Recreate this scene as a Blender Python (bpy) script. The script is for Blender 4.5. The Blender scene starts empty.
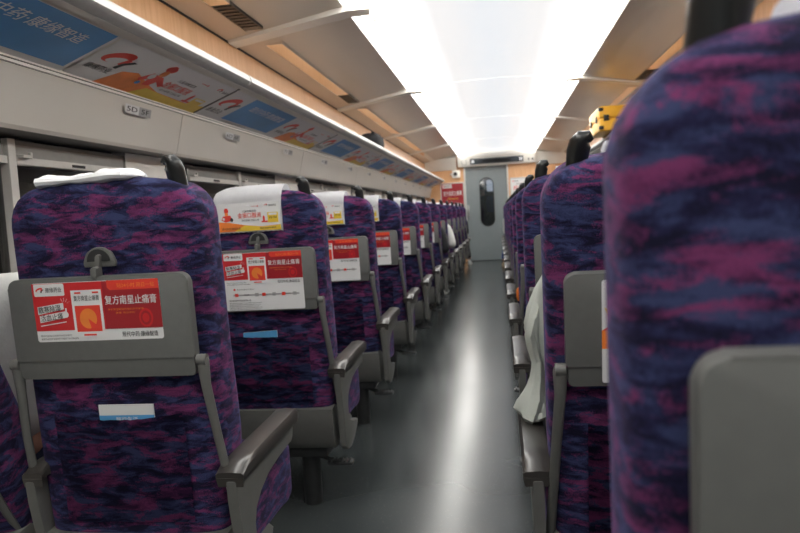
import bpy, bmesh, math, random
from mathutils import Vector, Matrix, Euler
random.seed(7)
sc = bpy.context.scene
COL = sc.collection
R = math.radians
PI = math.pi

# ------------------------------------------------------------------ materials
def new_mat(name):
    m = bpy.data.materials.new(name); m.use_nodes = True
    nt = m.node_tree; nt.nodes.clear()
    out = nt.nodes.new('ShaderNodeOutputMaterial')
    b = nt.nodes.new('ShaderNodeBsdfPrincipled')
    nt.links.new(b.outputs[0], out.inputs[0])
    return m, nt, b, out

def N(nt, typ, **kw):
    n = nt.nodes.new(typ)
    for k, v in kw.items():
        if k in n.inputs.keys(): n.inputs[k].default_value = v
        else: setattr(n, k, v)
    return n

def plain(name, col, rough=.5, metal=0., var=.06, scale=30., bump=0., spec=.5, stretch=None, coat=0.):
    m, nt, b, out = new_mat(name)
    tc = N(nt, 'ShaderNodeTexCoord'); mp = N(nt, 'ShaderNodeMapping')
    nt.links.new(tc.outputs['Object'], mp.inputs[0])
    if stretch: mp.inputs['Scale'].default_value = stretch
    no = N(nt, 'ShaderNodeTexNoise', Scale=scale, Detail=4.)
    nt.links.new(mp.outputs[0], no.inputs['Vector'])
    cr = N(nt, 'ShaderNodeValToRGB')
    cr.color_ramp.elements[0].position = .3; cr.color_ramp.elements[1].position = .7
    cr.color_ramp.elements[0].color = [c*(1-var) for c in col]+[1]
    cr.color_ramp.elements[1].color = [min(1, c*(1+var)) for c in col]+[1]
    nt.links.new(no.outputs[0], cr.inputs[0]); nt.links.new(cr.outputs[0], b.inputs['Base Color'])
    b.inputs['Roughness'].default_value = rough; b.inputs['Metallic'].default_value = metal
    b.inputs['Specular IOR Level'].default_value = spec
    if coat: b.inputs['Coat Weight'].default_value = coat; b.inputs['Coat Roughness'].default_value = .15
    if bump:
        bp = N(nt, 'ShaderNodeBump', Strength=bump, Distance=.002)
        n2 = N(nt, 'ShaderNodeTexNoise', Scale=scale*8, Detail=2.)
        nt.links.new(mp.outputs[0], n2.inputs['Vector'])
        nt.links.new(n2.outputs[0], bp.inputs['Height']); nt.links.new(bp.outputs[0], b.inputs['Normal'])
    return m

def emit(name, col, st):
    m, nt, b, out = new_mat(name)
    b.inputs['Base Color'].default_value = (.8, .8, .8, 1)
    b.inputs['Emission Color'].default_value = (*col, 1); b.inputs['Emission Strength'].default_value = st
    return m

def fabric():
    m, nt, b, out = new_mat('moquette_fabric')
    tc = N(nt, 'ShaderNodeTexCoord'); oi = N(nt, 'ShaderNodeObjectInfo')
    mul = N(nt, 'ShaderNodeVectorMath', operation='SCALE'); mul.inputs['Scale'].default_value = 37.
    cmb = N(nt, 'ShaderNodeCombineXYZ')
    for i in range(3): nt.links.new(oi.outputs['Random'], cmb.inputs[i])
    nt.links.new(cmb.outputs[0], mul.inputs[0])
    mp = N(nt, 'ShaderNodeMapping'); mp.inputs['Scale'].default_value = (1.2, 1.4, 3.9)
    nt.links.new(tc.outputs['Object'], mp.inputs[0])
    add = N(nt, 'ShaderNodeVectorMath', operation='ADD')
    nt.links.new(mp.outputs[0], add.inputs[0]); nt.links.new(mul.outputs[0], add.inputs[1])
    # blue / navy layer
    n1 = N(nt, 'ShaderNodeTexNoise', Scale=13., Detail=5., Roughness=.62, Distortion=.6)
    n2 = N(nt, 'ShaderNodeTexNoise', Scale=10., Detail=5., Roughness=.6, Distortion=.8)
    off = N(nt, 'ShaderNodeVectorMath', operation='ADD'); off.inputs[1].default_value = (11.3, 4.7, 8.1)
    nt.links.new(add.outputs[0], off.inputs[0])
    nt.links.new(add.outputs[0], n1.inputs['Vector']); nt.links.new(off.outputs[0], n2.inputs['Vector'])
    # woven speckle breaks patch edges
    sp = N(nt, 'ShaderNodeTexNoise', Scale=420., Detail=1.)
    nt.links.new(tc.outputs['Object'], sp.inputs['Vector'])
    def soft(src, amt):
        a = N(nt, 'ShaderNodeMath', operation='MULTIPLY_ADD'); a.inputs[1].default_value = amt; a.inputs[2].default_value = -amt*.5
        nt.links.new(sp.outputs[0], a.inputs[0])
        c = N(nt, 'ShaderNodeMath', operation='ADD'); nt.links.new(src, c.inputs[0]); nt.links.new(a.outputs[0], c.inputs[1])
        return c.outputs[0]
    r1 = N(nt, 'ShaderNodeValToRGB'); e = r1.color_ramp.elements
    e[0].position = .40; e[0].color = (.007, .0066, .021, 1)
    e[1].position = .47; e[1].color = (.014, .013, .045, 1)
    x = e.new(.53); x.color = (.023, .028, .078, 1)
    x = e.new(.62); x.color = (.040, .051, .125, 1)
    nt.links.new(soft(n1.outputs[0], .16), r1.inputs[0])
    r2 = N(nt, 'ShaderNodeValToRGB'); e = r2.color_ramp.elements
    e[0].position = .505; e[0].color = (0, 0, 0, 1)
    e[1].position = .575; e[1].color = (1, 1, 1, 1)
    nt.links.new(soft(n2.outputs[0], .17), r2.inputs[0])
    r3 = N(nt, 'ShaderNodeValToRGB'); e = r3.color_ramp.elements
    e[0].position = .38; e[0].color = (.040, .011, .044, 1)
    e[1].position = .62; e[1].color = (.170, .034, .115, 1)
    nt.links.new(soft(n1.outputs[0], .2), r3.inputs[0])
    mx = N(nt, 'ShaderNodeMix', data_type='RGBA')
    nt.links.new(r2.outputs[0], mx.inputs['Factor'])
    nt.links.new(r1.outputs[0], mx.inputs[6]); nt.links.new(r3.outputs[0], mx.inputs[7])
    nt.links.new(mx.outputs[2], b.inputs['Base Color'])
    b.inputs['Roughness'].default_value = .9; b.inputs['Specular IOR Level'].default_value = .15
    b.inputs['Sheen Weight'].default_value = .12; b.inputs['Sheen Roughness'].default_value = .45
    b.inputs['Sheen Tint'].default_value = (.5, .4, .9, 1)
    bp = N(nt, 'ShaderNodeBump', Strength=.35, Distance=.002)
    nt.links.new(sp.outputs[0], bp.inputs['Height']); nt.links.new(bp.outputs[0], b.inputs['Normal'])
    return m

def wood():
    m, nt, b, out = new_mat('beech_veneer')
    tc = N(nt, 'ShaderNodeTexCoord'); mp = N(nt, 'ShaderNodeMapping'); mp.inputs['Scale'].default_value = (14, 14, 1.2)
    nt.links.new(tc.outputs['Object'], mp.inputs[0])
    no = N(nt, 'ShaderNodeTexNoise', Scale=3., Detail=6., Distortion=.4)
    nt.links.new(mp.outputs[0], no.inputs['Vector'])
    cr = N(nt, 'ShaderNodeValToRGB'); e = cr.color_ramp.elements
    e[0].position = .3; e[0].color = (.66, .35, .165, 1); e[1].position = .7; e[1].color = (.76, .44, .23, 1)
    nt.links.new(no.outputs[0], cr.inputs[0]); nt.links.new(cr.outputs[0], b.inputs['Base Color'])
    b.inputs['Roughness'].default_value = .4
    return m

def floor_mat():
    m, nt, b, out = new_mat('speckled_grey_vinyl')
    tc = N(nt, 'ShaderNodeTexCoord')
    a = N(nt, 'ShaderNodeTexNoise', Scale=1.6, Detail=1., Roughness=.5)
    s = N(nt, 'ShaderNodeTexVoronoi', Scale=60.)
    for n in (a, s): nt.links.new(tc.outputs['Object'], n.inputs['Vector'])
    cr = N(nt, 'ShaderNodeValToRGB'); e = cr.color_ramp.elements
    e[0].position = .3; e[0].color = (.030, .035, .036, 1); e[1].position = .7; e[1].color = (.046, .053, .054, 1)
    nt.links.new(a.outputs[0], cr.inputs[0])
    cs = N(nt, 'ShaderNodeValToRGB'); e = cs.color_ramp.elements
    e[0].position = .08; e[0].color = (.8, .8, .8, 1); e[1].position = .16; e[1].color = (0, 0, 0, 1)
    nt.links.new(s.outputs[0], cs.inputs[0])
    mx = N(nt, 'ShaderNodeMix', data_type='RGBA'); mx.inputs[7].default_value = (.070, .077, .077, 1)
    nt.links.new(cs.outputs[0], mx.inputs['Factor']); nt.links.new(cr.outputs[0], mx.inputs[6])
    nt.links.new(mx.outputs[2], b.inputs['Base Color'])
    rr = N(nt, 'ShaderNodeMapRange'); rr.inputs[3].default_value = .19; rr.inputs[4].default_value = .25
    nt.links.new(a.outputs[0], rr.inputs[0]); nt.links.new(rr.outputs[0], b.inputs['Roughness'])
    b.inputs['Specular IOR Level'].default_value = .24
    return m

def translucent(name, col):
    m = bpy.data.materials.new(name); m.use_nodes = True; nt = m.node_tree; nt.nodes.clear()
    out = N(nt, 'ShaderNodeOutputMaterial'); t = N(nt, 'ShaderNodeBsdfTranslucent'); g = N(nt, 'ShaderNodeBsdfDiffuse'); mx = N(nt, 'ShaderNodeMixShader')
    t.inputs[0].default_value = (*col, 1); g.inputs[0].default_value = (*col, 1); mx.inputs[0].default_value = .6
    nt.links.new(g.outputs[0], mx.inputs[1]); nt.links.new(t.outputs[0], mx.inputs[2]); nt.links.new(mx.outputs[0], out.inputs[0])
    return m

def diffuser():
    # translucent cover: two rows of tubes behind it at |x| = 0.66 m, a soft even glow between them
    m, nt, b, out = new_mat('lamp_diffuser')
    tc = N(nt, 'ShaderNodeTexCoord'); sp = N(nt, 'ShaderNodeSeparateXYZ'); nt.links.new(tc.outputs['Object'], sp.inputs[0])
    ab = N(nt, 'ShaderNodeMath', operation='ABSOLUTE'); nt.links.new(sp.outputs[0], ab.inputs[0])
    cr = N(nt, 'ShaderNodeValToRGB'); cr.color_ramp.interpolation = 'EASE'; e = cr.color_ramp.elements
    K = 1/18.
    e[0].position = .0; e[0].color = (.74*K, .78*K, .82*K, 1)
    e[1].position = 1.; e[1].color = (1.5*K, 1.5*K, 1.5*K, 1)
    for p, c in ((.34, .82), (.48, 1.2), (.60, 2.0), (.67, 18.), (.74, 18.), (.79, 3.)):
        x = e.new(p); x.color = (c*K, c*K*(.985 if c > 4 else 1.), c*K*(.93 if c > 4 else 1.), 1)
    nt.links.new(ab.outputs[0], cr.inputs[0])
    b.inputs['Base Color'].default_value = (.7, .7, .7, 1); b.inputs['Roughness'].default_value = .5
    nt.links.new(cr.outputs[0], b.inputs['Emission Color']); b.inputs['Emission Strength'].default_value = 18.
    return m

def glass_mat(name, tint, refl=1.0):
    m = bpy.data.materials.new(name); m.use_nodes = True; nt = m.node_tree; nt.nodes.clear()
    out = N(nt, 'ShaderNodeOutputMaterial'); t = N(nt, 'ShaderNodeBsdfTransparent'); t.inputs[0].default_value = (*tint, 1)
    g = N(nt, 'ShaderNodeBsdfGlossy'); g.inputs['Roughness'].default_value = .03
    f = N(nt, 'ShaderNodeFresnel', IOR=1.9); mx = N(nt, 'ShaderNodeMixShader')
    nt.links.new(f.outputs[0], mx.inputs[0]); nt.links.new(t.outputs[0], mx.inputs[1]); nt.links.new(g.outputs[0], mx.inputs[2])
    nt.links.new(mx.outputs[0], out.inputs[0])
    return m

M = {
 'fabric': fabric(),
 'wood': wood(),
 'floor': floor_mat(),
 'glass': glass_mat('window_glass', (.45, .47, .5)),
 'tray': plain('grey_tray_plastic', (.120, .122, .116), .48, bump=.15, var=.04, scale=60),
 'shell': plain('grey_shell_plastic', (.125, .125, .117), .42, bump=.1, var=.04, scale=40),
 'pad': plain('dark_armrest_plastic', (.042, .038, .035), .30, var=.12, scale=12),
 'black': plain('black_plastic', (.008, .0085, .009), .3, var=.2, coat=.2),
 'darkmetal': plain('dark_painted_steel', (.035, .036, .037), .45, metal=.3, var=.15),
 'steel': plain('brushed_steel', (.45, .45, .44), .32, metal=1., var=.1, stretch=(1, 40, 1), scale=8),
 'alu': plain('satin_aluminium_rail', (.50, .50, .49), .55, metal=.35, var=.04),
 'plate': plain('champagne_metal_plate', (.56, .50, .44), .36, metal=.5, var=.04, scale=6, stretch=(1, .2, 1)),
 'mirror': plain('mirror_strip', (.90, .86, .80), .06, metal=1., var=.01),
 'cream': plain('cream_panel', (.66, .63, .575), .5, var=.02, scale=3),
 'creamlight': plain('pale_cream_panel', (.78, .755, .70), .42, var=.02, scale=3),
 'framegrey': plain('grey_window_surround', (.17, .165, .155), .5, var=.05),
 'framewhite': plain('white_frame', (.62, .60, .56), .4, var=.03),
 'dark': plain('dark_rubber', (.02, .02, .02), .7, var=.1),
 'blind': plain('roller_blind_cloth', (.33, .32, .30), .8, var=.05),
 'doorgrey': plain('grey_door_paint', (.205, .235, .245), .38, var=.03, scale=8),
 'doorframe': plain('door_frame_alu', (.55, .55, .53), .35, metal=.5, var=.03),
 'cloth': plain('white_cover_cloth', (.78, .78, .80), .85, var=.03, bump=.4),
 'paper': plain('white_paper', (.72, .72, .72), .5, var=.01),
 'red': plain('print_red', (.56, .018, .022), .4, var=.05, scale=5),
 'redd': plain('print_dark_red', (.33, .012, .02), .4, var=.1, scale=5),
 'redl': plain('print_bright_red', (.75, .05, .03), .4, var=.03),
 'orange': plain('print_orange', (.82, .22, .035), .4, var=.15, scale=12),
 'yellow': plain('print_yellow', (.80, .56, .05), .4, var=.08, scale=10),
 'pblue': plain('print_blue', (.05, .25, .56), .4, var=.2, scale=3),
 'pcyan': plain('print_light_blue', (.10, .36, .66), .4, var=.05),
 'ink': plain('print_black', (.02, .02, .02), .4, var=.01),
 'grey': plain('print_grey', (.34, .34, .34), .4, var=.01),
 'case': plain('yellow_case_shell', (.80, .42, .03), .35, var=.05, scale=10),
 'shirtw': plain('white_cotton', (.62, .62, .60), .9, var=.05, bump=.5, scale=14),
 'jacket': plain('pale_grey_green_jacket', (.47, .50, .46), .8, var=.08, bump=.5, scale=14),
 'blackcloth': plain('black_cloth', (.014, .014, .017), .9, var=.2, bump=.4),
 'jeans': plain('blue_denim', (.04, .10, .38), .9, var=.2, scale=60, bump=.4),
 'navycloth': plain('navy_cloth', (.02, .025, .05), .9, var=.2),
 'skin': plain('skin', (.55, .30, .20), .55, var=.05, scale=20),
 'hair': plain('black_hair', (.012, .010, .009), .5, var=.3, scale=80, stretch=(1, 1, .1)),
 'shoe': plain('white_shoe_leather', (.70, .70, .68), .5, var=.04),
 'beige': plain('beige_suede', (.50, .38, .24), .8, var=.08),
 'orangefoil': plain('orange_wrapper', (.80, .20, .02), .3, var=.2, scale=40),
 'redfoil': plain('red_wrapper', (.6, .02, .04), .3, var=.2, scale=40),
 'outside': plain('tunnel_concrete', (.05, .05, .055), .9, var=.5, scale=2.),
 'display': plain('display_glass', (.08, .09, .10), .25, var=.05),
 'panel': diffuser(), 'capwhite': translucent('translucent_end_cap', (.9, .89, .86)),
 'led': emit('white_indicator', (.9, .95, 1.), .45),
 'whiteglow': emit('white_emitter', (.9, .95, 1.), 1.6),
}

# ------------------------------------------------------------------ mesh helpers
def link(name, me, mats, parent=None, smooth=False, sangle=None):
    o = bpy.data.objects.new(name, me); COL.objects.link(o)
    if not isinstance(mats, (list, tuple)): mats = [mats]
    for mm in mats: me.materials.append(M[mm] if isinstance(mm, str) else mm)
    if parent: o.parent = parent
    if smooth:
        for p in me.polygons: p.use_smooth = True
        if sangle:
            try: me.set_sharp_from_angle(angle=R(sangle))
            except Exception: pass
    return o

def tomesh(bm, name):
    bmesh.ops.recalc_face_normals(bm, faces=bm.faces[:])
    me = bpy.data.meshes.new(name); bm.to_mesh(me); bm.free(); return me

def obj(name, bm, mats, parent=None, smooth=True, sangle=35):
    return link(name, tomesh(bm, name), mats, parent, smooth, sangle)

def tag(o, label=None, cat=None, group=None, kind=None):
    if label: o['label'] = label
    if cat: o['category'] = cat
    if group: o['group'] = group
    if kind: o['kind'] = kind
    return o

def empty(name, loc=(0, 0, 0)):
    o = bpy.data.objects.new(name, None); COL.objects.link(o); o.location = loc
    o.empty_display_size = .1
    return o

def copy_tree(o, parent=None):
    c = o.copy(); COL.objects.link(c); c.parent = parent
    for ch in [x for x in KIDS.get(o.name, o.children)]: copy_tree(ch, c)
    return c
KIDS = {}

def box(bm, x0, x1, y0, y1, z0, z1, bev=0., seg=2, mi=0, mtx=None):
    r = bmesh.ops.create_cube(bm, size=1.)
    vs = r['verts']
    for v in vs:
        v.co = Vector(((x0+x1)/2+v.co.x*(x1-x0), (y0+y1)/2+v.co.y*(y1-y0), (z0+z1)/2+v.co.z*(z1-z0)))
        if mtx: v.co = mtx @ v.co
    fs = set(f for v in vs for f in v.link_faces)
    for f in fs: f.material_index = mi
    if bev:
        es = list(set(e for v in vs for e in v.link_edges))
        rr = bmesh.ops.bevel(bm, geom=es, offset=bev, segments=seg, affect='EDGES', profile=.6)
        for f in rr['faces']: f.material_index = mi
    return vs

def prism(bm, pts, t0, t1, fn, bev=0., mi=0, seg=2):
    """pts 2D polygon extruded t0..t1; fn(a,b,t)->Vector"""
    a = [bm.verts.new(fn(p[0], p[1], t0)) for p in pts]
    b = [bm.verts.new(fn(p[0], p[1], t1)) for p in pts]
    fs = [bm.faces.new(a), bm.faces.new(b[::-1])]
    n = len(pts)
    for i in range(n): fs.append(bm.faces.new((a[i], b[i], b[(i+1) % n], a[(i+1) % n])))
    for f in fs: f.material_index = mi
    if bev:
        es = list(fs[0].edges)+list(fs[1].edges)
        bmesh.ops.bevel(bm, geom=es, offset=bev, segments=seg, affect='EDGES', profile=.6)

def rrect(x0, y0, x1, y1, r, n=5):
    if not isinstance(r, (list, tuple)): r = [r]*4   # bl, br, tr, tl
    out = []
    for (cx, cy, rr, a0) in ((x0, y0, r[0], 180), (x1, y0, r[1], 270), (x1, y1, r[2], 0), (x0, y1, r[3], 90)):
        sx = 1 if cx == x0 else -1; sy = 1 if cy == y0 else -1
        if rr <= 1e-6: out.append((cx, cy)); continue
        for i in range(n+1):
            a = R(a0+90*i/n); out.append((cx+sx*rr+rr*math.cos(a), cy+sy*rr+rr*math.sin(a)))
    return out

def tube(bm, pts, rad, n=10, caps=True, mi=0, squash=None):
    """sweep; rad float, list, or list of (rx,ry)"""
    pts = [Vector(p) for p in pts]; k = len(pts)
    rs = rad if isinstance(rad, list) else [rad]*k
    rings = []
    up = None
    for i, p in enumerate(pts):
        d = (pts[min(i+1, k-1)]-pts[max(i-1, 0)]).normalized()
        if up is None: up = Vector((0, 1, 0)) if abs(d.y) < .9 else Vector((1, 0, 0))
        s = d.cross(up).normalized(); up = s.cross(d).normalized()
        r = rs[i]; rx, ry = r if isinstance(r, (tuple, list)) else (r, r)
        rings.append([bm.verts.new(p+s*rx*math.cos(2*PI*j/n)+up*ry*math.sin(2*PI*j/n)) for j in range(n)])
    for i in range(k-1):
        for j in range(n):
            f = bm.faces.new((rings[i][j], rings[i][(j+1) % n], rings[i+1][(j+1) % n], rings[i+1][j])); f.material_index = mi
    if caps:
        for rg in (rings[0][::-1], rings[-1]):
            f = bm.faces.new(rg); f.material_index = mi

def cyl(bm, c, r, z0, z1, n=20, mi=0):
    tube(bm, [(c[0], c[1], z0), (c[0], c[1], z1)], r, n, mi=mi)

def loft(bm, rings, close=True, caps=True, mi=0):
    rr = [[bm.verts.new(p) for p in r] for r in rings]
    n = len(rr[0])
    for i in range(len(rr)-1):
        for j in range(n if close else n-1):
            f = bm.faces.new((rr[i][j], rr[i][(j+1) % n], rr[i+1][(j+1) % n], rr[i+1][j])); f.material_index = mi
    if caps and close:
        bm.faces.new(rr[0][::-1]).material_index = mi; bm.faces.new(rr[-1]).material_index = mi

# ------------------------------------------------------------------ printed graphics
_tc = {}
def text_geo(s, bold):
    if (s, bold) in _tc: return _tc[(s, bold)]
    cu = bpy.data.curves.new('tmp', 'FONT'); cu.body = s; cu.size = 1.; cu.resolution_u = 2
    o = bpy.data.objects.new('tmp', cu); COL.objects.link(o)
    dg = bpy.context.evaluated_depsgraph_get(); dg.update()
    me = bpy.data.meshes.new_from_object(o.evaluated_get(dg))
    vs = [v.co.copy() for v in me.vertices]; fs = [list(p.vertices) for p in me.polygons]
    bpy.data.objects.remove(o); bpy.data.curves.remove(cu); bpy.data.meshes.remove(me)
    if vs:
        x0 = min(v.x for v in vs); x1 = max(v.x for v in vs); y0 = min(v.y for v in vs); y1 = max(v.y for v in vs)
    else: x0 = x1 = y0 = y1 = 0
    _tc[(s, bold)] = (vs, fs, x0, x1, y0, y1)
    return _tc[(s, bold)]

class Print:
    L = .0005
    def __init__(s): s.v = []; s.f = []; s.m = []; s.names = []
    def mi(s, m):
        if m not in s.names: s.names.append(m)
        return s.names.index(m)
    def poly(s, pts, layer, m):
        b = len(s.v); s.v += [(p[0], p[1], layer*s.L) for p in pts]
        s.f.append(list(range(b, b+len(pts)))); s.m.append(s.mi(m))
    def rect(s, x0, y0, x1, y1, layer, m): s.poly([(x0, y0), (x1, y0), (x1, y1), (x0, y1)], layer, m)
    def disc(s, cx, cy, rx, ry, layer, m, n=24, rot=0., a0=0, a1=360):
        pts = []
        full = (a1-a0) >= 360
        for i in range(n if full else n+1):
            a = R(a0+(a1-a0)*i/n); x = rx*math.cos(a); y = ry*math.sin(a)
            pts.append((cx+x*math.cos(rot)-y*math.sin(rot), cy+x*math.sin(rot)+y*math.cos(rot)))
        if not full: pts.append((cx, cy))
        s.poly(pts, layer, m)
    def text(s, t, x0, y0, w, h, layer, m, bold=True, rot=0., shear=0.):
        vs, fs, a0, a1, b0, b1 = text_geo(t, bold)
        if not vs: return
        kx = w/(a1-a0); ky = h/(b1-b0)
        for (ox, oy, dl) in (((0, 0, 0), (.012, .010, .25)) if bold else ((0, 0, 0),)):
          b = len(s.v)
          for v in vs:
            x = (v.x-a0+ox*2)*kx; y = (v.y-b0+oy)*ky; x += y*shear
            s.v.append((x0+x*math.cos(rot)-y*math.sin(rot), y0+x*math.sin(rot)+y*math.cos(rot), (layer+dl)*s.L))
          for f in fs: s.f.append([b+i for i in f]); s.m.append(s.mi(m))
    def logo(s, x, y, w, layer, cut='paper', name=True):
        """red swoosh with dark stroke and the company name below"""
        s.disc(x+w*.40, y+w*.38, w*.40, w*.17, layer, 'redl', rot=.35)
        s.disc(x+w*.43, y+w*.30, w*.27, w*.09, layer+1, cut, rot=.30)
        s.poly([(x+w*.55, y+w*.22), (x+w*.66, y+w*.20), (x+w*.80, y+w*.40), (x+w*.68, y+w*.46)], layer+2, 'redl')
        s.poly([(x+w*.58, y+w*.10), (x+w*.70, y+w*.08), (x+w*.76, y+w*.24), (x+w*.98, y+w*.40), (x+w*.86, y+w*.42), (x+w*.64, y+w*.26)], layer+3, 'ink')
        if name: s.text('康缘药业', x-w*.05, y-w*.12, w*.75, w*.17, layer+3, 'ink')
    def build(s, name, parent, u, v, org):
        u = Vector(u).normalized(); v = Vector(v).normalized(); n = u.cross(v); org = Vector(org)
        me = bpy.data.meshes.new(name)
        me.from_pydata([org+u*p[0]+v*p[1]+n*p[2] for p in s.v], [], s.f)
        for p, i in zip(me.polygons, s.m): p.material_index = i
        me.update()
        return link(name, me, s.names, parent)

def sticker_red(w, h, tall):
    p = Print()
    # h: height of red+strip section, tall: extra white information sheet below
    y0 = tall
    p.poly(rrect(0, 0, w, h+tall, .006), 0, 'paper')
    sb = h*.19
    p.rect(.0, y0+sb, w, y0+h-.001, 1, 'red')
    p.rect(w*.56, y0+sb, w, y0+h-.001, 2, 'redd')
    p.poly([(w*.60, y0+h*.885), (w*.62, y0+h*.84), (w, y0+h*.84), (w, y0+h), (w*.60, y0+h)], 3, 'redl')
    p.text('贴24小时 隔日一贴', w*.68, y0+h*.875, w*.29, h*.075, 4, 'orange', False)
    p.poly(rrect(.005, y0+h*.78, w*.26, y0+h*.985, .003), 2, 'paper')
    p.logo(w*.03, y0+h*.83, w*.075, 3, name=False)
    p.text('康缘药业', w*.11, y0+h*.84, w*.13, h*.085, 3, 'ink')
    # pack
    p.rect(w*.31, y0+h*.06, w*.55, y0+h*.86, 3, 'paper')
    p.text('复方南星止痛膏', w*.33, y0+h*.68, w*.20, h*.09, 4, 'ink')
    p.rect(w*.33, y0+h*.16, w*.53, y0+h*.60, 4, 'redl')
    p.disc(w*.43, y0+h*.38, w*.068, h*.17, 5, 'orange', 24)
    p.disc(w*.43, y0+h*.38, w*.068, h*.17, 6, 'redl', 8, a0=-75, a1=-35)
    p.rect(w*.38, y0+h*.09, w*.48, y0+h*.12, 4, 'redl')
    p.rect(w*.34, y0+h*.80, w*.39, y0+h*.83, 4, 'redl'); p.rect(w*.48, y0+h*.80, w*.53, y0+h*.83, 4, 'redl')
    # slogans
    p.poly([(w*.03, y0+h*.47), (w*.24, y0+h*.55), (w*.24, y0+h*.66), (w*.03, y0+h*.60)], 2, 'paper')
    p.poly([(w*.04, y0+h*.33), (w*.26, y0+h*.41), (w*.26, y0+h*.52), (w*.04, y0+h*.45)], 3, 'paper')
    p.text('散寒除湿', w*.04, y0+h*.49, w*.18, h*.11, 4, 'ink', True, rot=.09)
    p.text('活血止痛', w*.05, y0+h*.35, w*.18, h*.11, 4, 'ink', True, rot=.09)
    p.poly([(w*.04, y0+h*.27), (w*.25, y0+h*.33), (w*.25, y0+h*.345), (w*.04, y0+h*.285)], 3, 'paper')
    for k in range(4):
        a = R(30+k*28); cx = w*.245; cy = y0+h*.62
        c, s_ = math.cos(a), math.sin(a)
        p.poly([(cx+.008*c, cy+.008*s_), (cx+.008*c+.0008, cy+.008*s_), (cx+.016*c+.0008, cy+.016*s_), (cx+.016*c, cy+.016*s_)], 3, 'paper')
    p.disc(w*.255, y0+h*.46, w*.022, h*.055, 5, 'paper', 10)
    p.rect(w*.253, y0+h*.48, w*.266, y0+h*.57, 5, 'paper')
    p.text('复方南星止痛膏', w*.575, y0+h*.60, w*.40, h*.15, 5, 'paper')
    p.text('用于寒湿瘀阻所致的关节疼痛', w*.59, y0+h*.50, w*.28, h*.035, 5, 'orange', False)
    p.text('肿胀 活动不利', w*.65, y0+h*.44, w*.15, h*.035, 5, 'orange', False)
    # knee glow drawing
    for k, rr in enumerate((.10, .075, .05)):
        p.disc(w*.88, y0+h*.36, w*rr*.55, h*rr*1.6, 3+k, ('red', 'redd', 'red')[k], 16)
    p.text('现代中药·康缘智造', w*.68, y0+h*.05, w*.28, h*.09, 3, 'ink')
    p.text('禁忌内容或注意事项详见说明书', w*.03, y0+h*.09, w*.25, h*.035, 3, 'ink', False)
    p.text('请按药品说明书或在药师指导下购买和使用', w*.03, y0+h*.035, w*.30, h*.035, 3, 'ink', False)
    if tall:
        t = tall
        p.disc(w*.12, t*.86, .004, .004, 2, 'redl', 12)
        p.text('本次列车运行区间', w*.15, t*.83, w*.22, t*.06, 2, 'ink', False)
        p.rect(w*.10, t*.60, w*.94, t*.66, 2, 'grey')
        for k, xx in enumerate((.12, .38, .47, .60, .72, .86)):
            p.rect(w*xx, t*.57, w*xx+w*.045, t*.70, 3, 'redl' if k % 2 == 0 else 'grey')
        p.text('餐车', w*.24, t*.60, w*.07, t*.07, 3, 'ink', False)
        p.text('洗手间', w*.76, t*.60, w*.07, t*.07, 3, 'ink', False)
        p.text('请保管好随身物品', w*.04, t*.38, w*.28, t*.07, 2, 'ink', True)
        for k in range(5): p.text('温馨提示请您爱护车厢设施保持环境卫生', w*.04, t*(.29-.065*k), w*(.42-.02*(k % 3)), t*.035, 2, 'ink', False)
    return p

def print_cover(w, h):
    p = Print()
    p.rect(0, 0, w, h, 0, 'paper')
    p.poly([(0, 0), (w, 0), (w, h*.18), (w*.7, h*.14), (w*.4, h*.22), (w*.18, h*.32), (0, h*.36)], 1, 'orange')
    p.poly([(w*.25, 0), (w, 0), (w, h*.17), (w*.7, h*.13), (w*.42, h*.20)], 2, 'yellow')
    p.disc(w*.14, h*.74, w*.035, h*.10, 2, 'redl', 14)
    p.disc(w*.14, h*.62, w*.03, h*.06, 3, 'orange', 12)
    p.poly([(w*.08, h*.56), (w*.20, h*.58), (w*.24, h*.40), (w*.12, h*.34), (w*.05, h*.42)], 2, 'redl')
    p.disc(w*.22, h*.42, w*.025, h*.07, 4, 'ink', 10); p.disc(w*.09, h*.46, w*.02, h*.05, 4, 'paper', 10)
    p.text('金振口服液', w*.32, h*.46, w*.38, h*.18, 3, 'redl')
    p.text('儿童咳嗽选用', w*.40, h*.66, w*.22, h*.08, 3, 'ink')
    p.text('清热解毒 祛痰止咳', w*.38, h*.34, w*.28, h*.07, 3, 'ink', False)
    p.rect(w*.80, h*.26, w*.97, h*.62, 3, 'yellow'); p.rect(w*.82, h*.52, w*.95, h*.60, 4, 'paper')
    p.text('金振口服液', w*.82, h*.40, w*.13, h*.08, 4, 'ink', False)
    p.disc(w*.74, h*.40, w*.018, h*.12, 4, 'redl', 12); p.rect(w*.70, h*.28, w*.80, h*.33, 4, 'redl')
    p.logo(w*.76, h*.84, w*.06, 3, name=False); p.text('康缘药业', w*.83, h*.83, w*.12, h*.07, 3, 'ink')
    p.rect(w*.55, h*.855, w*.64, h*.865, 3, 'redl'); p.disc(w*.65, h*.86, w*.01, h*.025, 3, 'redl', 8)
    p.text('现代中药·康缘智造', w*.05, h*.06, w*.30, h*.08, 4, 'ink', False)
    p.text('请按说明书使用', w*.66, h*.05, w*.26, h*.06, 4, 'ink', True)
    return p

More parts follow.
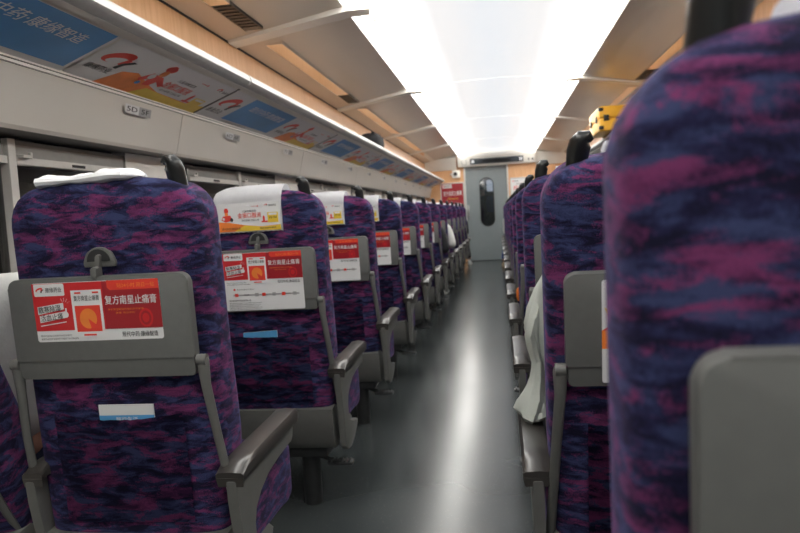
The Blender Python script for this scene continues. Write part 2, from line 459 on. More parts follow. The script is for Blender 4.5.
def print_right_tray(w, h):
    p = Print(); p.poly(rrect(0, 0, w, h, .005), 0, 'paper')
    p.rect(0, h*.34, w, h*.52, 1, 'orange')
    p.poly([(0, h*.52), (w*.30, h*.52), (w*.25, h*.66), (w*.12, h*.60)], 2, 'redl')
    p.poly([(w*.02, h*.74), (w*.10, h*.70), (w*.13, h*.60), (w*.06, h*.64)], 2, 'yellow')
    p.text('金振口服液', w*.30, h*.66, w*.55, h*.10, 2, 'redl')
    p.text('儿童咳嗽选用', w*.36, h*.80, w*.40, h*.05, 2, 'ink')
    for k in range(5): p.text('请您爱护车厢设施', w*.12, h*(.27-.05*k), w*.5, h*.02, 2, 'ink', False)
    for k in range(7): p.rect(w*.06, h*(.08+.018*k), w*.10, h*(.088+.018*k), 2, 'ink')
    return p

# ------------------------------------------------------------------ seat geometry
HW = .225; ZT = 1.178
def yr(z): return -.062-(z-.4)*.055
UPV = Vector((0, -.055, 1)).normalized()
NRM = Vector((1, 0, 0)).cross(UPV)           # points back towards the rear passenger

def se(a, e): return math.copysign(abs(a)**e, a)
def back_ring(z, w, y0, y1, n=40, dome=0.):
    out = []; cy = (y0+y1)/2; hy = (y1-y0)/2
    for i in range(n):
        a = 2*PI*i/n; c, s = math.cos(a), math.sin(a)
        x = w*se(c, .42); y = cy+hy*se(s, .45)
        if s > -.3: y += .030*max(0, (abs(x)/w-.55)/.45)*(s+.3)      # side wings point forward
        out.append(Vector((x, y, z+dome*(1-(x/max(w, .01))**2))))
    return out

def make_backrest():
    bm = bmesh.new(); rings = []
    zs = [.33, .345, .37, .42, .5, .6, .7, .8, .88, .95, 1.0, 1.04, 1.07, 1.09, 1.11, 1.13, 1.148, 1.160, 1.169, 1.175, 1.178]
    rc = .088
    for z in zs:
        w = HW-.012*max(0, (.62-z)/.3)**1.5
        t = z-(ZT-rc)
        if t > 0: w = w-rc+math.sqrt(max(0, rc*rc-t*t))
        th = .135+.02*math.exp(-((z-.62)/.12)**2)
        y0 = yr(z); y1 = y0+th
        tt = z-(ZT-.045)
        if tt > 0:
            q = .045-math.sqrt(max(0, .045**2-tt*tt)); y0 += q*.95; y1 -= q*.95
        if z < .37: y0 += .015*(.37-z)/.04
        rings.append(back_ring(z, w, y0, y1, dome=.010*max(0, (z-1.0)/.168)))
    loft(bm, rings)
    return tomesh(bm, 'backrest')

def outline(off=0.):
    pts = []
    for i in range(9): pts.append((HW-.003, .40+i*.0825))
    rc = .088
    c = (HW-.009-rc, ZT-rc)
    for i in range(1, 9):
        a = R(90*i/8); pts.append((c[0]+rc*math.cos(a), c[1]+rc*math.sin(a)))
    for i in range(1, 4): pts.append((c[0]*(1-i/4), ZT+.010*(1-(1-i/4)**2*.35)))
    left = [(-x, z) for x, z in pts]
    return pts+[(0, ZT+.011)]+left[::-1]

def F(u, v, n, z0=.766):   # point on the rear plane of the back, v metres above z0, n metres out of it
    return Vector((u, yr(z0), z0))+UPV*v+NRM*n

def make_cover(x0, x1, zr, zf=1.0, crumple=0.):
    path = []
    z = zr
    while z < 1.12: path.append((yr(z)-.0045, z)); z += .018
    if crumple: path = []
    for i in range(9):
        a = PI-PI*i/8
        if crumple: a = R(132)-R(132)*i/8
        path.append((yr(1.13)+.066+.074*math.cos(a), 1.133+.073*math.sin(a)))
    z = 1.11
    while z > zf: path.append((yr(z)+.145, z)); z -= .02
    bm = bmesh.new(); nx = 28; grid = []
    for i in range(nx+1):
        u = x0+(x1-x0)*i/nx; row = []
        for j, (y, z) in enumerate(path):
            dz = 0
            if z > 1.09: dz = -.003-.012*max(0, (abs(u)-.11)/.05)**2+.006*(1-(u/.15)**2)
            w = .0018*math.sin(u*70+j*.6)+.0012*math.sin(u*160)
            if crumple and z > 1.10: dz += crumple*(.6+.4*math.sin(u*38+1)+.25*math.sin(u*90))
            zz = z+dz
            if j == 0: zz += .002*(i % 2)
            row.append(bm.verts.new((u, y-w*.5-(.004 if j < 3 else 0)*.5, zz)))
        grid.append(row)
    for i in range(nx):
        for j in range(len(path)-1): bm.faces.new((grid[i][j], grid[i+1][j], grid[i+1][j+1], grid[i][j+1]))
    bmesh.ops.solidify(bm, geom=bm.faces[:], thickness=-.0015)
    return bm

def mk_folded():
    # cover slid forward and bunched into a flat roll along the top edge, with its front flap
    bm = bmesh.new(); rings = []; n = 30
    for i in range(n+1):
        t = i/n; u = -.150+.242*t
        k = min(1, (t/.06)**.5 if t < .06 else 1, ((1-t)/.10)**.6 if t > .9 else 1)+.02
        h = (.0125+.003*math.sin(u*40+1)+.0015*math.sin(u*120))*k; w = (.050+.006*math.sin(u*25))*k
        zc = ZT+.004+.006*(1-(u/.15)**2)+.002*math.sin(u*30)
        rings.append([Vector((u, yr(1.15)+.050+w*math.cos(2*PI*j/16), zc+h*se(math.sin(2*PI*j/16), .7)+(.004*math.sin(u*60+j) if 1 < j < 7 else 0))) for j in range(16)])
    loft(bm, rings)
    vs = []
    for i in range(13):
        u = -.14+.22*i/12
        vs.append([bm.verts.new((u, yr(1.1)+.165+.003*math.sin(i), z)) for z in (1.16, 1.1, 1.04, .99)])
    for i in range(12):
        for j in range(3): bm.faces.new((vs[i][j], vs[i+1][j], vs[i+1][j+1], vs[i][j+1]))
    return bm

me_cache = {}
def shared(name, mats, parent, key, maker, sm=True):
    """link a part whose mesh is shared between seats"""
    if key not in me_cache:
        r = maker()
        me = tomesh(r, name) if isinstance(r, bmesh.types.BMesh) else r
        if not isinstance(mats, (list, tuple)): mats = [mats]
        for mm in mats: me.materials.append(M[mm])
        if sm:
            for p in me.polygons: p.use_smooth = True
            me.set_sharp_from_angle(angle=R(38))
        me_cache[key] = me
    o = bpy.data.objects.new(name, me_cache[key]); COL.objects.link(o); o.parent = parent
    KIDS.setdefault(parent.name, []).append(o)
    return o

def kid(o, parent):
    KIDS.setdefault(parent.name, []).append(o); return o

def mk_cushion():
    bm = bmesh.new(); rings = []
    ys = [.06, .075, .11, .2, .28, .33, .375, .405, .422, .428]
    for y in ys:
        q = 0
        if y > .37: q = .058-math.sqrt(max(0, .058**2-(y-.37)**2))
        if y < .1: q = .01
        zc = .362-.01*min(1, max(0, (y-.3)/.2)); hz = .092-q*.8+.012*min(1, max(0, (y-.3)/.2)); w = .226-q*.30
        ring = []
        for i in range(36):
            a = 2*PI*i/36; c, s = math.cos(a), math.sin(a)
            x = w*se(c, .24); z = zc+hz*se(s, .34)
            if s > 0: z += .014*max(0, abs(x)/w-.55)/.45+.02*(y-.2)*(1 if y > .2 else 0)
            ring.append(Vector((x, y, z-.02*max(0, (y-.40))/.12)))
        rings.append(ring)
    loft(bm, rings); return bm

def mk_pocket():
    bm = bmesh.new(); nx, nz = 24, 14; g = []
    for i in range(nx+1):
        u = -.152+.304*i/nx; row = []
        for j in range(nz+1):
            t = j/nz; z = .42+.252*t
            bulge = .004+.016*math.sin(PI*min(1, t*.9+.1)*.62)*(1-(abs(u)/.155)**4)
            if j >= nz-1: bulge += .003+.0025*math.sin(u*210)
            zz = z-.010*t*math.cos(u/.152*PI/2)
            p = Vector((u, yr(zz), zz))+NRM*(bulge+.0015*math.sin(u*60+t*5))
            row.append(bm.verts.new(p))
        g.append(row)
    for i in range(nx):
        for j in range(nz): bm.faces.new((g[i][j], g[i+1][j], g[i+1][j+1], g[i][j+1]))
    bmesh.ops.solidify(bm, geom=bm.faces[:], thickness=.004)
    return bm

def mk_tray(dx=0., hw=.2):
    bm = bmesh.new()
    prism(bm, rrect(-hw, .034, hw, .214, [.004, .004, .019, .019]), .010, .032, lambda a, b, t: F(a, b, t), bev=.004)
    prism(bm, rrect(-hw+.004, -.006, hw-.004, .036, [.008, .008, .002, .002]), .012, .029, lambda a, b, t: F(a, b, t), bev=.004)
    return bm
def mk_latch(dx=0.):
    bm = bmesh.new()
    pts = [(.036*math.cos(R(a)), .036*math.sin(R(a))) for a in range(-10, 191, 10)]
    prism(bm, [(p[0], .226+p[1]) for p in pts], .0, .009, lambda a, b, t: F(a, b, t), bev=.003)
    pts = [(.026*math.cos(R(a)), .026*math.sin(R(a))) for a in range(0, 181, 12)]
    prism(bm, [(p[0], .232+p[1]) for p in pts], .009, .012, lambda a, b, t: F(a, b, t), mi=1)
    prism(bm, rrect(-.0055, .214, .0055, .247, .005), .010, .020, lambda a, b, t: F(a+.15*(b-.22), b, t), bev=.002)
    prism(bm, rrect(-.0065, .198, .0065, .222, .005), .012, .036, lambda a, b, t: F(a, b, t), bev=.003)
    up = UPV*.012+Vector((dx, 0, 0))
    for v in bm.verts: v.co += up
    return bm
def mk_arm(s, dx=0., q=.232):
    def f():
        bm = bmesh.new()
        a = F(s*.203, .022, .020); b = Vector((s*q, -.01, .33))
        pts = [F(s*.203, .030, .020), a, F(s*.204, -.03, .018), a.lerp(b, .35)+Vector((0, -.012, 0)), a.lerp(b, .7)+Vector((0, -.01, 0)), b]
        tube(bm, pts, [(.012, .010), (.014, .012), (.011, .009), (.010, .008), (.010, .008), (.010, .008)], 10)
        # hinge boss
        c = F(s*.203, .026, .022)
        tube(bm, [c-Vector((.010, 0, 0)), c+Vector((.010, 0, 0))], .0125, 14)
        for v in bm.verts: v.co.x += dx
        return bm
    return f
def side_profile():
    return [(-.015, .245), (-.022, .38), (-.038, .47), (-.045, .518), (-.03, .530), (.345, .542), (.370, .532), (.377, .505),
         (.372, .485), (.355, .474), (.31, .476), (.24, .472), (.16, .462), (.10, .447), (.060, .420), (.046, .385), (.048, .345), (.064, .315), (.11, .297), (.195, .290),
         (.206, .278), (.18, .255), (.13, .235), (.08, .215), (.02, .222)]
def mk_armrest(s, off=.250):
    def f():
        bm = bmesh.new(); x0, x1 = sorted((s*(off-.012), s*(off+.012)))
        prism(bm, [(a_-.045, b_) for a_, b_ in side_profile()], x0, x1, lambda a, b, t: Vector((t, a, b)), bev=.006)
        return bm
    return f
def mk_pad(s, off=.250):
    def f():
        bm = bmesh.new(); x0, x1 = (off-.033, off+(.030 if off > .24 else .016)); rings = []
        for (y, z, k) in ((-.047, .518, .9), (-.05, .538, 1), (-.02, .552, 1), (.05, .556, 1), (.15, .558, 1), (.3, .560, 1), (.355, .562, 1), (.373, .558, .95), (.379, .548, .85)):
            cx = (x0+x1)/2; hw = (x1-x0)/2*k
            lo = .528 if y > -.03 else z-.012
            if y > .36: lo = .536
            ring = []
            for (dx, dz) in ((-1, 0), (-1, .7), (-.8, 1), (0, 1.12), (.8, 1), (1, .7), (1, 0)):
                ring.append(Vector((s*(cx+dx*hw), y-.040, lo+(z-lo)*dz)))
            rings.append(ring)
        loft(bm, rings); return bm
    return f
def mk_shell():
    bm = bmesh.new()
    P = [(-.045, .235), (-.076, .27), (-.080, .388), (-.02, .394), (.05, .36), (.20, .30), (.24, .27), (.22, .235), (.15, .225)]
    prism(bm, P, -.222, .222, lambda a, b, t: Vector((t, a, b)), bev=.010)
    return bm
def mk_pedestal():
    bm = bmesh.new()
    cyl(bm, (.10, .03), .034, .0, .235, 24)
    box(bm, -.18, .18, -.03, .20, .195, .236, .006)
    return bm
def mk_pedal(s):
    def f():
        bm = bmesh.new()
        tube(bm, [(s*.10, .02, .205), (s*.15, .01, .185), (s*.19, .0, .172)], .009, 8)
        vs = []
        box(bm, min(s*.175, s*.27), max(s*.175, s*.27), -.025, .025, .160, .172, .005)
        for k in range(5):
            xx = s*(.19+.017*k); box(bm, xx-.003, xx+.003, -.022, .022, .171, .177, .001)
        return bm
    return f
def mk_handle(s):
    def f():
        bm = bmesh.new(); hx = .168 if s > 0 else -.158
        b = Vector((hx, yr(1.14)+.050, 1.130))
        pts = [b, b+Vector((0, 0, .025)), b+Vector((0, -.002, .045)), b+Vector((-s*.002, -.005, .062)), b+Vector((-s*.006, -.008, .076)), b+Vector((-s*.012, -.011, .084)), b+Vector((-s*.020, -.013, .086)), b+Vector((-s*.027, -.014, .080))]
        tube(bm, pts, [(.027, .022), (.022, .018), (.020, .017), (.021, .017), (.021, .016), (.018, .014), (.012, .010), (.004, .004)], 14)
        return bm
    return f
def mk_piping():
    bm = bmesh.new()
    pts = [Vector((x, yr(min(z, 1.15))+.013, z-.001)) for x, z in outline()]
    pts = [Vector((p.x*.985, p.y, p.z)) for p in pts]
    tube(bm, pts, .0028, 6); return bm

def make_seat(side, variant, handle=True, inner_arm=True):
    """side: +1 aisle on the +X side. variant: 'plain','long','short','other','none' for stickers and cover"""
    t = empty('passenger_seat'); dx = 0.; hw = .205 if side > 0 else .193
    shared('backrest', 'fabric', t, 'back', make_backrest)
    kid(shared('piping', 'fabric', KIDS[t.name][0], 'pip', mk_piping), KIDS[t.name][0]) if False else None
    shared('seat_cushion', 'fabric', t, 'cush', mk_cushion)
    shared('seat_pocket', 'fabric', t, 'pocket', mk_pocket)
    tr = shared('tray_table', 'tray', t, 'tray%d' % side, lambda: mk_tray(dx, hw))
    shared('tray_latch', ['shell', 'dark'], t, 'latch%d' % side, lambda: mk_latch(dx))
    for s in (-1, 1): shared('tray_arm', 'shell', t, 'tarm%d%d%d' % (s, side, inner_arm is None), mk_arm(s, s*(hw-.193), .205 if inner_arm is None else .232))
    shared('base_shell', 'shell', t, 'shell', mk_shell)
    shared('pedestal', 'darkmetal', t, 'ped', mk_pedestal)
    for s in ((-1, 1) if inner_arm else (() if inner_arm is None else (side,))):
        off = .250 if s == side else .226
        a = shared('armrest', 'shell', t, 'ar%d%d' % (s, side), mk_armrest(s, off))
        pd = shared('armrest_pad', 'pad', a, 'pad%d%d' % (s, side), mk_pad(s, off))
    if handle:
        shared('foot_pedal', 'darkmetal', t, 'pedal%d' % side, mk_pedal(side))
        shared('grab_handle', 'black', t, 'hand%d' % side, mk_handle(side))
    def st(key, pr, name, par, u0, v0, n):
        if key not in me_cache:
            o = pr.build(name, par, (1, 0, 0), UPV, F(u0, v0, n)); me_cache[key] = o.data
            kid(o, par)
        else:
            o = bpy.data.objects.new(name, me_cache[key]); COL.objects.link(o); o.parent = par; kid(o, par)
        return o
    if variant == 'short': st('st_short', sticker_red(.289, .128, 0), 'advert_sticker', tr, -.148, .077, .0325)
    elif variant == 'long': st('st_long', sticker_red(.289, .118, .088), 'advert_sticker', tr, -.130, -.001, .0325)
    elif variant == 'other': st('st_other', print_right_tray(.20, .20), 'advert_sticker', tr, -.128, .002, .0325)
    if variant == 'short':
        shared('headrest_cover', 'cloth', t, 'cov_short', mk_folded)
    else:
        cv = shared('headrest_cover', 'cloth', t, 'cov_long' if side > 0 else 'cov_r', lambda: make_cover(-.160, .095, 1.040) if side > 0 else make_cover(-.105, .155, 1.02))
        if variant in ('long',):
            k = 'pc%d' % side
            if k not in me_cache:
                x0 = -.140 if side > 0 else -.085
                o = print_cover(.228, .100).build('printed_advert', cv, (1, 0, 0), UPV, F(x0, (1.046-.766)/UPV.z, .0085)); me_cache[k] = o.data; kid(o, cv)
            else:
                o = bpy.data.objects.new('printed_advert', me_cache[k]); COL.objects.link(o); o.parent = cv; kid(o, cv)
    return t

def recline(s, deg):
    T = Matrix.Translation((0, .06, .36)) @ Matrix.Rotation(R(deg), 4, 'X') @ Matrix.Translation((0, -.06, -.36))
    for c in KIDS[s.name]:
        if c.name.split('.')[0] in ('backrest', 'seat_pocket', 'tray_table', 'tray_latch', 'tray_arm', 'grab_handle', 'headrest_cover'): c.matrix_local = T
ORD = ['first', 'second', 'third', 'fourth', 'fifth', 'sixth', 'seventh', 'eighth', 'ninth', 'tenth', 'eleventh', 'twelfth', 'thirteenth']
PITCH = 1.0; Y0 = 1.49; YNEAR = .545; NROW = 13
XL = -.849; XR = .303; GAP = .470; GAPR = .487
GL = 'aisle seats of the left block'; GR = 'aisle seats of the right block'
protoL = make_seat(1, 'long')
for k in range(NROW):
    if k == 0: s = make_seat(1, 'short')
    else: s = protoL if k == 1 else copy_tree(protoL)
    s.location = (XL+.0*random.uniform(-1, 1), Y0+PITCH*k, 0)
    lab = ['large purple patterned seat in left foreground with crumpled white cloth on top',
           'left aisle seat directly behind the foreground one, white printed cover and long sticker'][k] if k < 2 else \
          'purple aisle seat in the left block, %s row from the camera' % ORD[k]
    if k == NROW-1: lab = 'farthest purple aisle seat of the left block, beside the door wall'
    tag(s, lab, 'seat', GL)
protoR = make_seat(-1, 'none')
for k in range(-1, NROW):
    if k == -1: s = make_seat(-1, 'none')
    elif k == 0:
        s = make_seat(-1, 'other')
        recline(s, 8)
    elif k == 1: s = protoR
    else: s = copy_tree(protoR)
    s.location = (XR, Y0+PITCH*k if k >= 0 else YNEAR, 0)
    lab = {-1: 'huge blurred purple seat back filling the right edge of the photo',
           0: 'purple seat just ahead of the blurred one, black horn handle, light jacket beside it'}.get(k, 'purple aisle seat in the right block, %s row from the camera' % ORD[min(k+1, 12)])
    if k == NROW-1: lab = 'farthest purple aisle seat of the right block, beside the door wall'
    tag(s, lab, 'seat', GR)
pw = make_seat(-1, 'none', handle=False, inner_arm=None)
for k in range(NROW):
    if k == 0: s = make_seat(-1, 'none', handle=False, inner_arm=None); recline(s, 15)
    elif k == 1: s = pw
    else: s = copy_tree(pw)
    s.location = (XL-GAP, Y0+PITCH*k, 0)
    if k == 0: s.location.x -= .035
    if k == 0: tag(s, 'seat at the left photo edge carrying the white-shirted person', 'seat', 'window seats of the left block')
    else: tag(s, 'purple seat by the left windows, hidden behind the aisle seats', 'seat', 'window seats of the left block')
pr_ = make_seat(1, 'none', handle=False, inner_arm=None)
first = True
for k in range(-1, NROW):
    for j in (1, 2):
        s = pr_ if first else copy_tree(pr_); first = False
        s.location = (XR+GAPR*j, Y0+PITCH*k if k >= 0 else YNEAR, 0)
        tag(s, 'purple seat towards the right windows, hidden behind the aisle seats', 'seat', 'inner seats of the right block')

# ------------------------------------------------------------------ shell of the carriage
YA, YB = -2.6, 15.0
def S(name, bm, mats, parent=None, smooth=False):
    o = obj(name, bm, mats, parent, smooth)
    if parent is None: o['kind'] = 'structure'
    return o
bm = bmesh.new(); box(bm, -1.62, 1.62, YA-.1, YB+2.3, -.06, 0); S('floor', bm, 'floor')

def strip(bm, prof, y0, y1, th, sx=1, mi=0):
    """profile [(x,z)] swept along Y with thickness outward"""
    P = [Vector((sx*x, 0, z)) for x, z in prof]
    n = len(P); inn = []; out = []
    for i, p in enumerate(P):
        d = (P[min(i+1, n-1)]-P[max(i-1, 0)]).normalized(); nn = Vector((d.z, 0, -d.x))*th
        inn.append(p); out.append(p+nn)
    poly = inn+out[::-1]
    a = [bm.verts.new((p.x, y0, p.z)) for p in poly]; b = [bm.verts.new((p.x, y1, p.z)) for p in poly]
    fs = [bm.faces.new(a), bm.faces.new(b[::-1])]
    m = len(poly)
    for i in range(m): fs.append(bm.faces.new((a[i], b[i], b[(i+1) % m], a[(i+1) % m])))
    for f in fs: f.material_index = mi

WX = 1.56
WIN0 = 1.34; WP = 2.0; WL = 1.45
def side_wall(sx, nm, nw0):
    # lower wall, pillars between windows, slanted upper panel, wood band
    bm = bmesh.new()
    strip(bm, [(WX, 0), (WX+.02, .4), (WX, .78)], YA, YB, -.05*1, sx)
    box(bm, *sorted((sx*(WX-.012), sx*(WX+.03))), YA, YB, .765, .79, .004)       # sill ledge
    ys = []
    k = -2
    while WIN0+WP*k < YB:
        ys.append(WIN0+WP*k); k += 1
    # pillars
    prev = YA
    for y in ys:
        if y > prev: box(bm, *sorted((sx*(WX-.012), sx*(WX+.05))), prev, min(y, YB), .79, 1.42, .0, mi=1)
        prev = y+WL
    if prev < YB: box(bm, *sorted((sx*(WX-.012), sx*(WX+.05))), prev, YB, .79, 1.42, .0, mi=1)
    S('wall_'+nm, bm, ['cream', 'creamlight'])
    # slanted cream panel in separate bays with fine joints
    tn = 31 if sx < 0 else 41
    bm = bmesh.new(); y = WIN0-.28-WP*2
    while y < YB:
        a, b = max(y, YA), min(y+WP-.004, YB)
        if b > a: strip(bm, [(1.455, 1.400), (1.445, 1.412), (1.405, 1.565), (1.40, 1.582)], a, b, -.03, sx)
        y += WP
    S('trim_%d' % tn, bm, 'cream')
    bm = bmesh.new()    # soffit above the windows
    box(bm, *sorted((sx*1.455, sx*(WX+.03))), YA, YB, 1.400, 1.412)
    S('trim_%d' % (tn+1), bm, 'framegrey')
    bm = bmesh.new()    # slotted trim line under the rack
    for (z, x, m) in ((1.580, 1.402, 1), (1.588, 1.394, 0), (1.596, 1.402, 1), (1.603, 1.398, 0), (1.610, 1.405, 1)):
        box(bm, *sorted((sx*x, sx*(x+.06))), YA, YB, z-.004, z+(.005), mi=m)
    S('trim_%d' % (tn+2), bm, ['creamlight', 'dark'])
    bm = bmesh.new()
    strip(bm, [(1.47, 1.60), (1.52, 1.8), (1.53, 2.20)], YA, YB, -.03, sx)
    S('trim_%d' % (tn+3), bm, 'wood')
    # windows
    for i, y in enumerate(ys):
        y1 = min(y+WL, YB)
        if y1 < YA: continue
        y = max(y, YA)
        w = empty('window_%d' % (nw0+i), (sx*WX, y, .79)); w['kind'] = 'structure'
        def L(bm): 
            for v in bm.verts: v.co -= Vector((sx*WX, y, .79))
            return bm
        bm = bmesh.new()
        X0, X1 = WX-.008, WX+.02
        for (a, b, z0, z1) in ((y, y+.02, .79, 1.385), (y1-.02, y1, .79, 1.385), (y, y1, .79, .81), (y, y1, 1.37, 1.386)):
            box(bm, *sorted((sx*X0, sx*X1)), a, b, z0, z1)
        obj('window_frame', L(bm), 'framegrey', w, False)
        if y1-y > 1.2:
            c = (y+y1)/2
            bm = bmesh.new(); box(bm, *sorted((sx*(WX-.03), sx*X1)), c-.018, c+.018, .79, 1.386, .003)
            obj('mullion', L(bm), 'framewhite', w, False)
            for (a, b) in ((y+.03, c-.022), (c+.022, y1-.03)):
                bm = bmesh.new()
                box(bm, *sorted((sx*(WX-.028), sx*(WX+.005))), a, b, 1.305, 1.330, .003)
                box(bm, *sorted((sx*(WX-.030), sx*(WX-.026))), (a+b)/2-.04, (a+b)/2+.04, 1.312, 1.322, .001, mi=1)
                box(bm, *sorted((sx*(WX-.015), sx*(WX-.005))), a, b, 1.33, 1.37, mi=2)
                box(bm, *sorted((sx*(WX-.05), sx*(WX-.015))), a+.004, a+.05, 1.325, 1.335, .001)
                box(bm, *sorted((sx*(WX-.05), sx*(WX-.04))), a+.040, a+.05, 1.325, 1.345, .001)
                obj('roller_blind', L(bm), ['framewhite', 'dark', 'blind'], w, False)
        bm = bmesh.new(); box(bm, *sorted((sx*(WX+.002), sx*(WX+.012))), y+.01, y1-.01, .80, 1.38)
        obj('pane', L(bm), 'glass', w, False)
        if sx < 0 and 2 < y < 9:   # visible tie-back curtain edge
            pass
side_wall(-1, 'left', 1)
side_wall(1, 'right', 20)
# things outside the glass: dim tunnel wall
for sx, nm in ((-1, 'left'), (1, 'right')):
    bm = bmesh.new(); box(bm, *sorted((sx*2.6, sx*2.7)), YA-1, YB+2, -1, 3.2)
    for k in range(9):
        yy = YA+k*2.1; box(bm, *sorted((sx*2.45, sx*2.6)), yy, yy+.25, -1, 3.2)
    S('wall_tunnel_'+nm, bm, 'outside')

# ceiling: side plates, cross bars, light channel
PE = 1.10
bars = [4.06+2.79*k for k in range(-2, 4)]
ceil = bmesh.new()
box(ceil, -1.5, 1.5, YA, YB+2.3, 2.36, 2.42)
S('ceiling', ceil, 'creamlight')
def pz(x):  # plate height at |x|
    return 2.275-(x-.80)*.185
for sx, nm in ((-1, 'left'), (1, 'right')):
    edges = [YA]+bars+[YB]
    g = empty('ceiling_plates_'+nm); g['kind'] = 'structure'
    for i in range(len(edges)-1):
        a, b = edges[i]+.004, edges[i+1]-.004
        s0, s1 = a+.22, b-.12            # opening with the mirror strip
        inset = .5 if ((sx < 0 and b < 7) or (sx > 0 and 6 < b < 10)) else 0
        bm = bmesh.new()
        def quad(x0, x1, y0, y1):
            strip_pts = [(x0, pz(x0)), (x1, pz(x1))]
            strip(bm, strip_pts, y0, y1, .010, sx)
        quad(.825, 1.28, a, b); quad(1.385, 1.52, a, b); quad(1.28, 1.385, a, s0); quad(1.28, 1.385, s1, b)
        bmesh.ops.remove_doubles(bm, verts=bm.verts[:], dist=1e-5)
        obj('ceiling_plate', bm, 'plate', g, False)
        bm = bmesh.new(); box(bm, *sorted((sx*1.281, sx*1.384)), s0, s1-inset, pz(1.385)+.001, pz(1.27)+.012)
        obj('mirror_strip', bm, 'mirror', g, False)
        if inset:  # added black ribbed inset filling the far end of the slot
            bm = bmesh.new(); box(bm, *sorted((sx*1.281, sx*1.384)), s1-inset+.003, s1, pz(1.385)+.004, pz(1.27)+.012)
            for q in range(8): box(bm, *sorted((sx*1.285, sx*1.380)), s1-inset+.03+q*.055, s1-inset+.045+q*.055, pz(1.385)-.001, pz(1.385)+.006)
            obj('black_slot_inset', bm, 'black', g, False)
    bm = bmesh.new(); box(bm, *sorted((sx*1.522, sx*1.531)), YA, YB, pz(1.52)-.008, pz(1.52)+.012)
    obj('shadow_gap', bm, 'dark', g, False)
    n = 1 if sx < 0 else 11
    for i, y in enumerate(bars):
        bm = bmesh.new()
        P = [(.66, 2.240), (.80, pz(.80)-.030), (1.515, pz(1.52)-.016), (1.52, pz(1.52)+.005), (.80, pz(.8)+.012), (.66, 2.285)]
        prism(bm, P, y-.065, y+.065, lambda a, b, t: Vector((sx*a, t, b)), bev=.003)
        o = S('trim_%d' % (n+i), bm, 'creamlight')
        bm = bmesh.new(); box(bm, *sorted((sx*.60, sx*.672)), y-.068, y+.068, 2.195, 2.282, .004)
        obj('end_cap', bm, 'capwhite', o, False)
# luminous ceiling: bays between bars, each with two bright edge diffusers and a softer centre vault
edges = [YA]+bars+[YB-.05]
for i in range(len(edges)-1):
    a, b = edges[i]+.006, edges[i+1]-.006
    g = empty('ceiling_light', (0, (a+b)/2, 2.30))
    tag(g, ('luminous ceiling panel nearest the door' if i == len(edges)-2 else
            ('luminous ceiling panel at the top edge of the photo' if i == 2 else
            ('luminous ceiling panel over the camera, outside the photo' if i < 2 else
             'luminous ceiling panel, %s one back from the top edge of the photo' % ORD[i-2]))), 'ceiling light', 'ceiling light panels')
    def L(bm):
        for v in bm.verts: v.co -= Vector((0, (a+b)/2, 2.30))
        return bm
    bm = bmesh.new()
    pr = [(-.825+.103125*j, 2.278+.045*math.cos(PI/2*(-1+.125*j))) for j in range(17)]
    strip(bm, pr, a+.012, b-.012, -.004, 1)
    obj('diffuser', L(bm), 'panel', g, False)

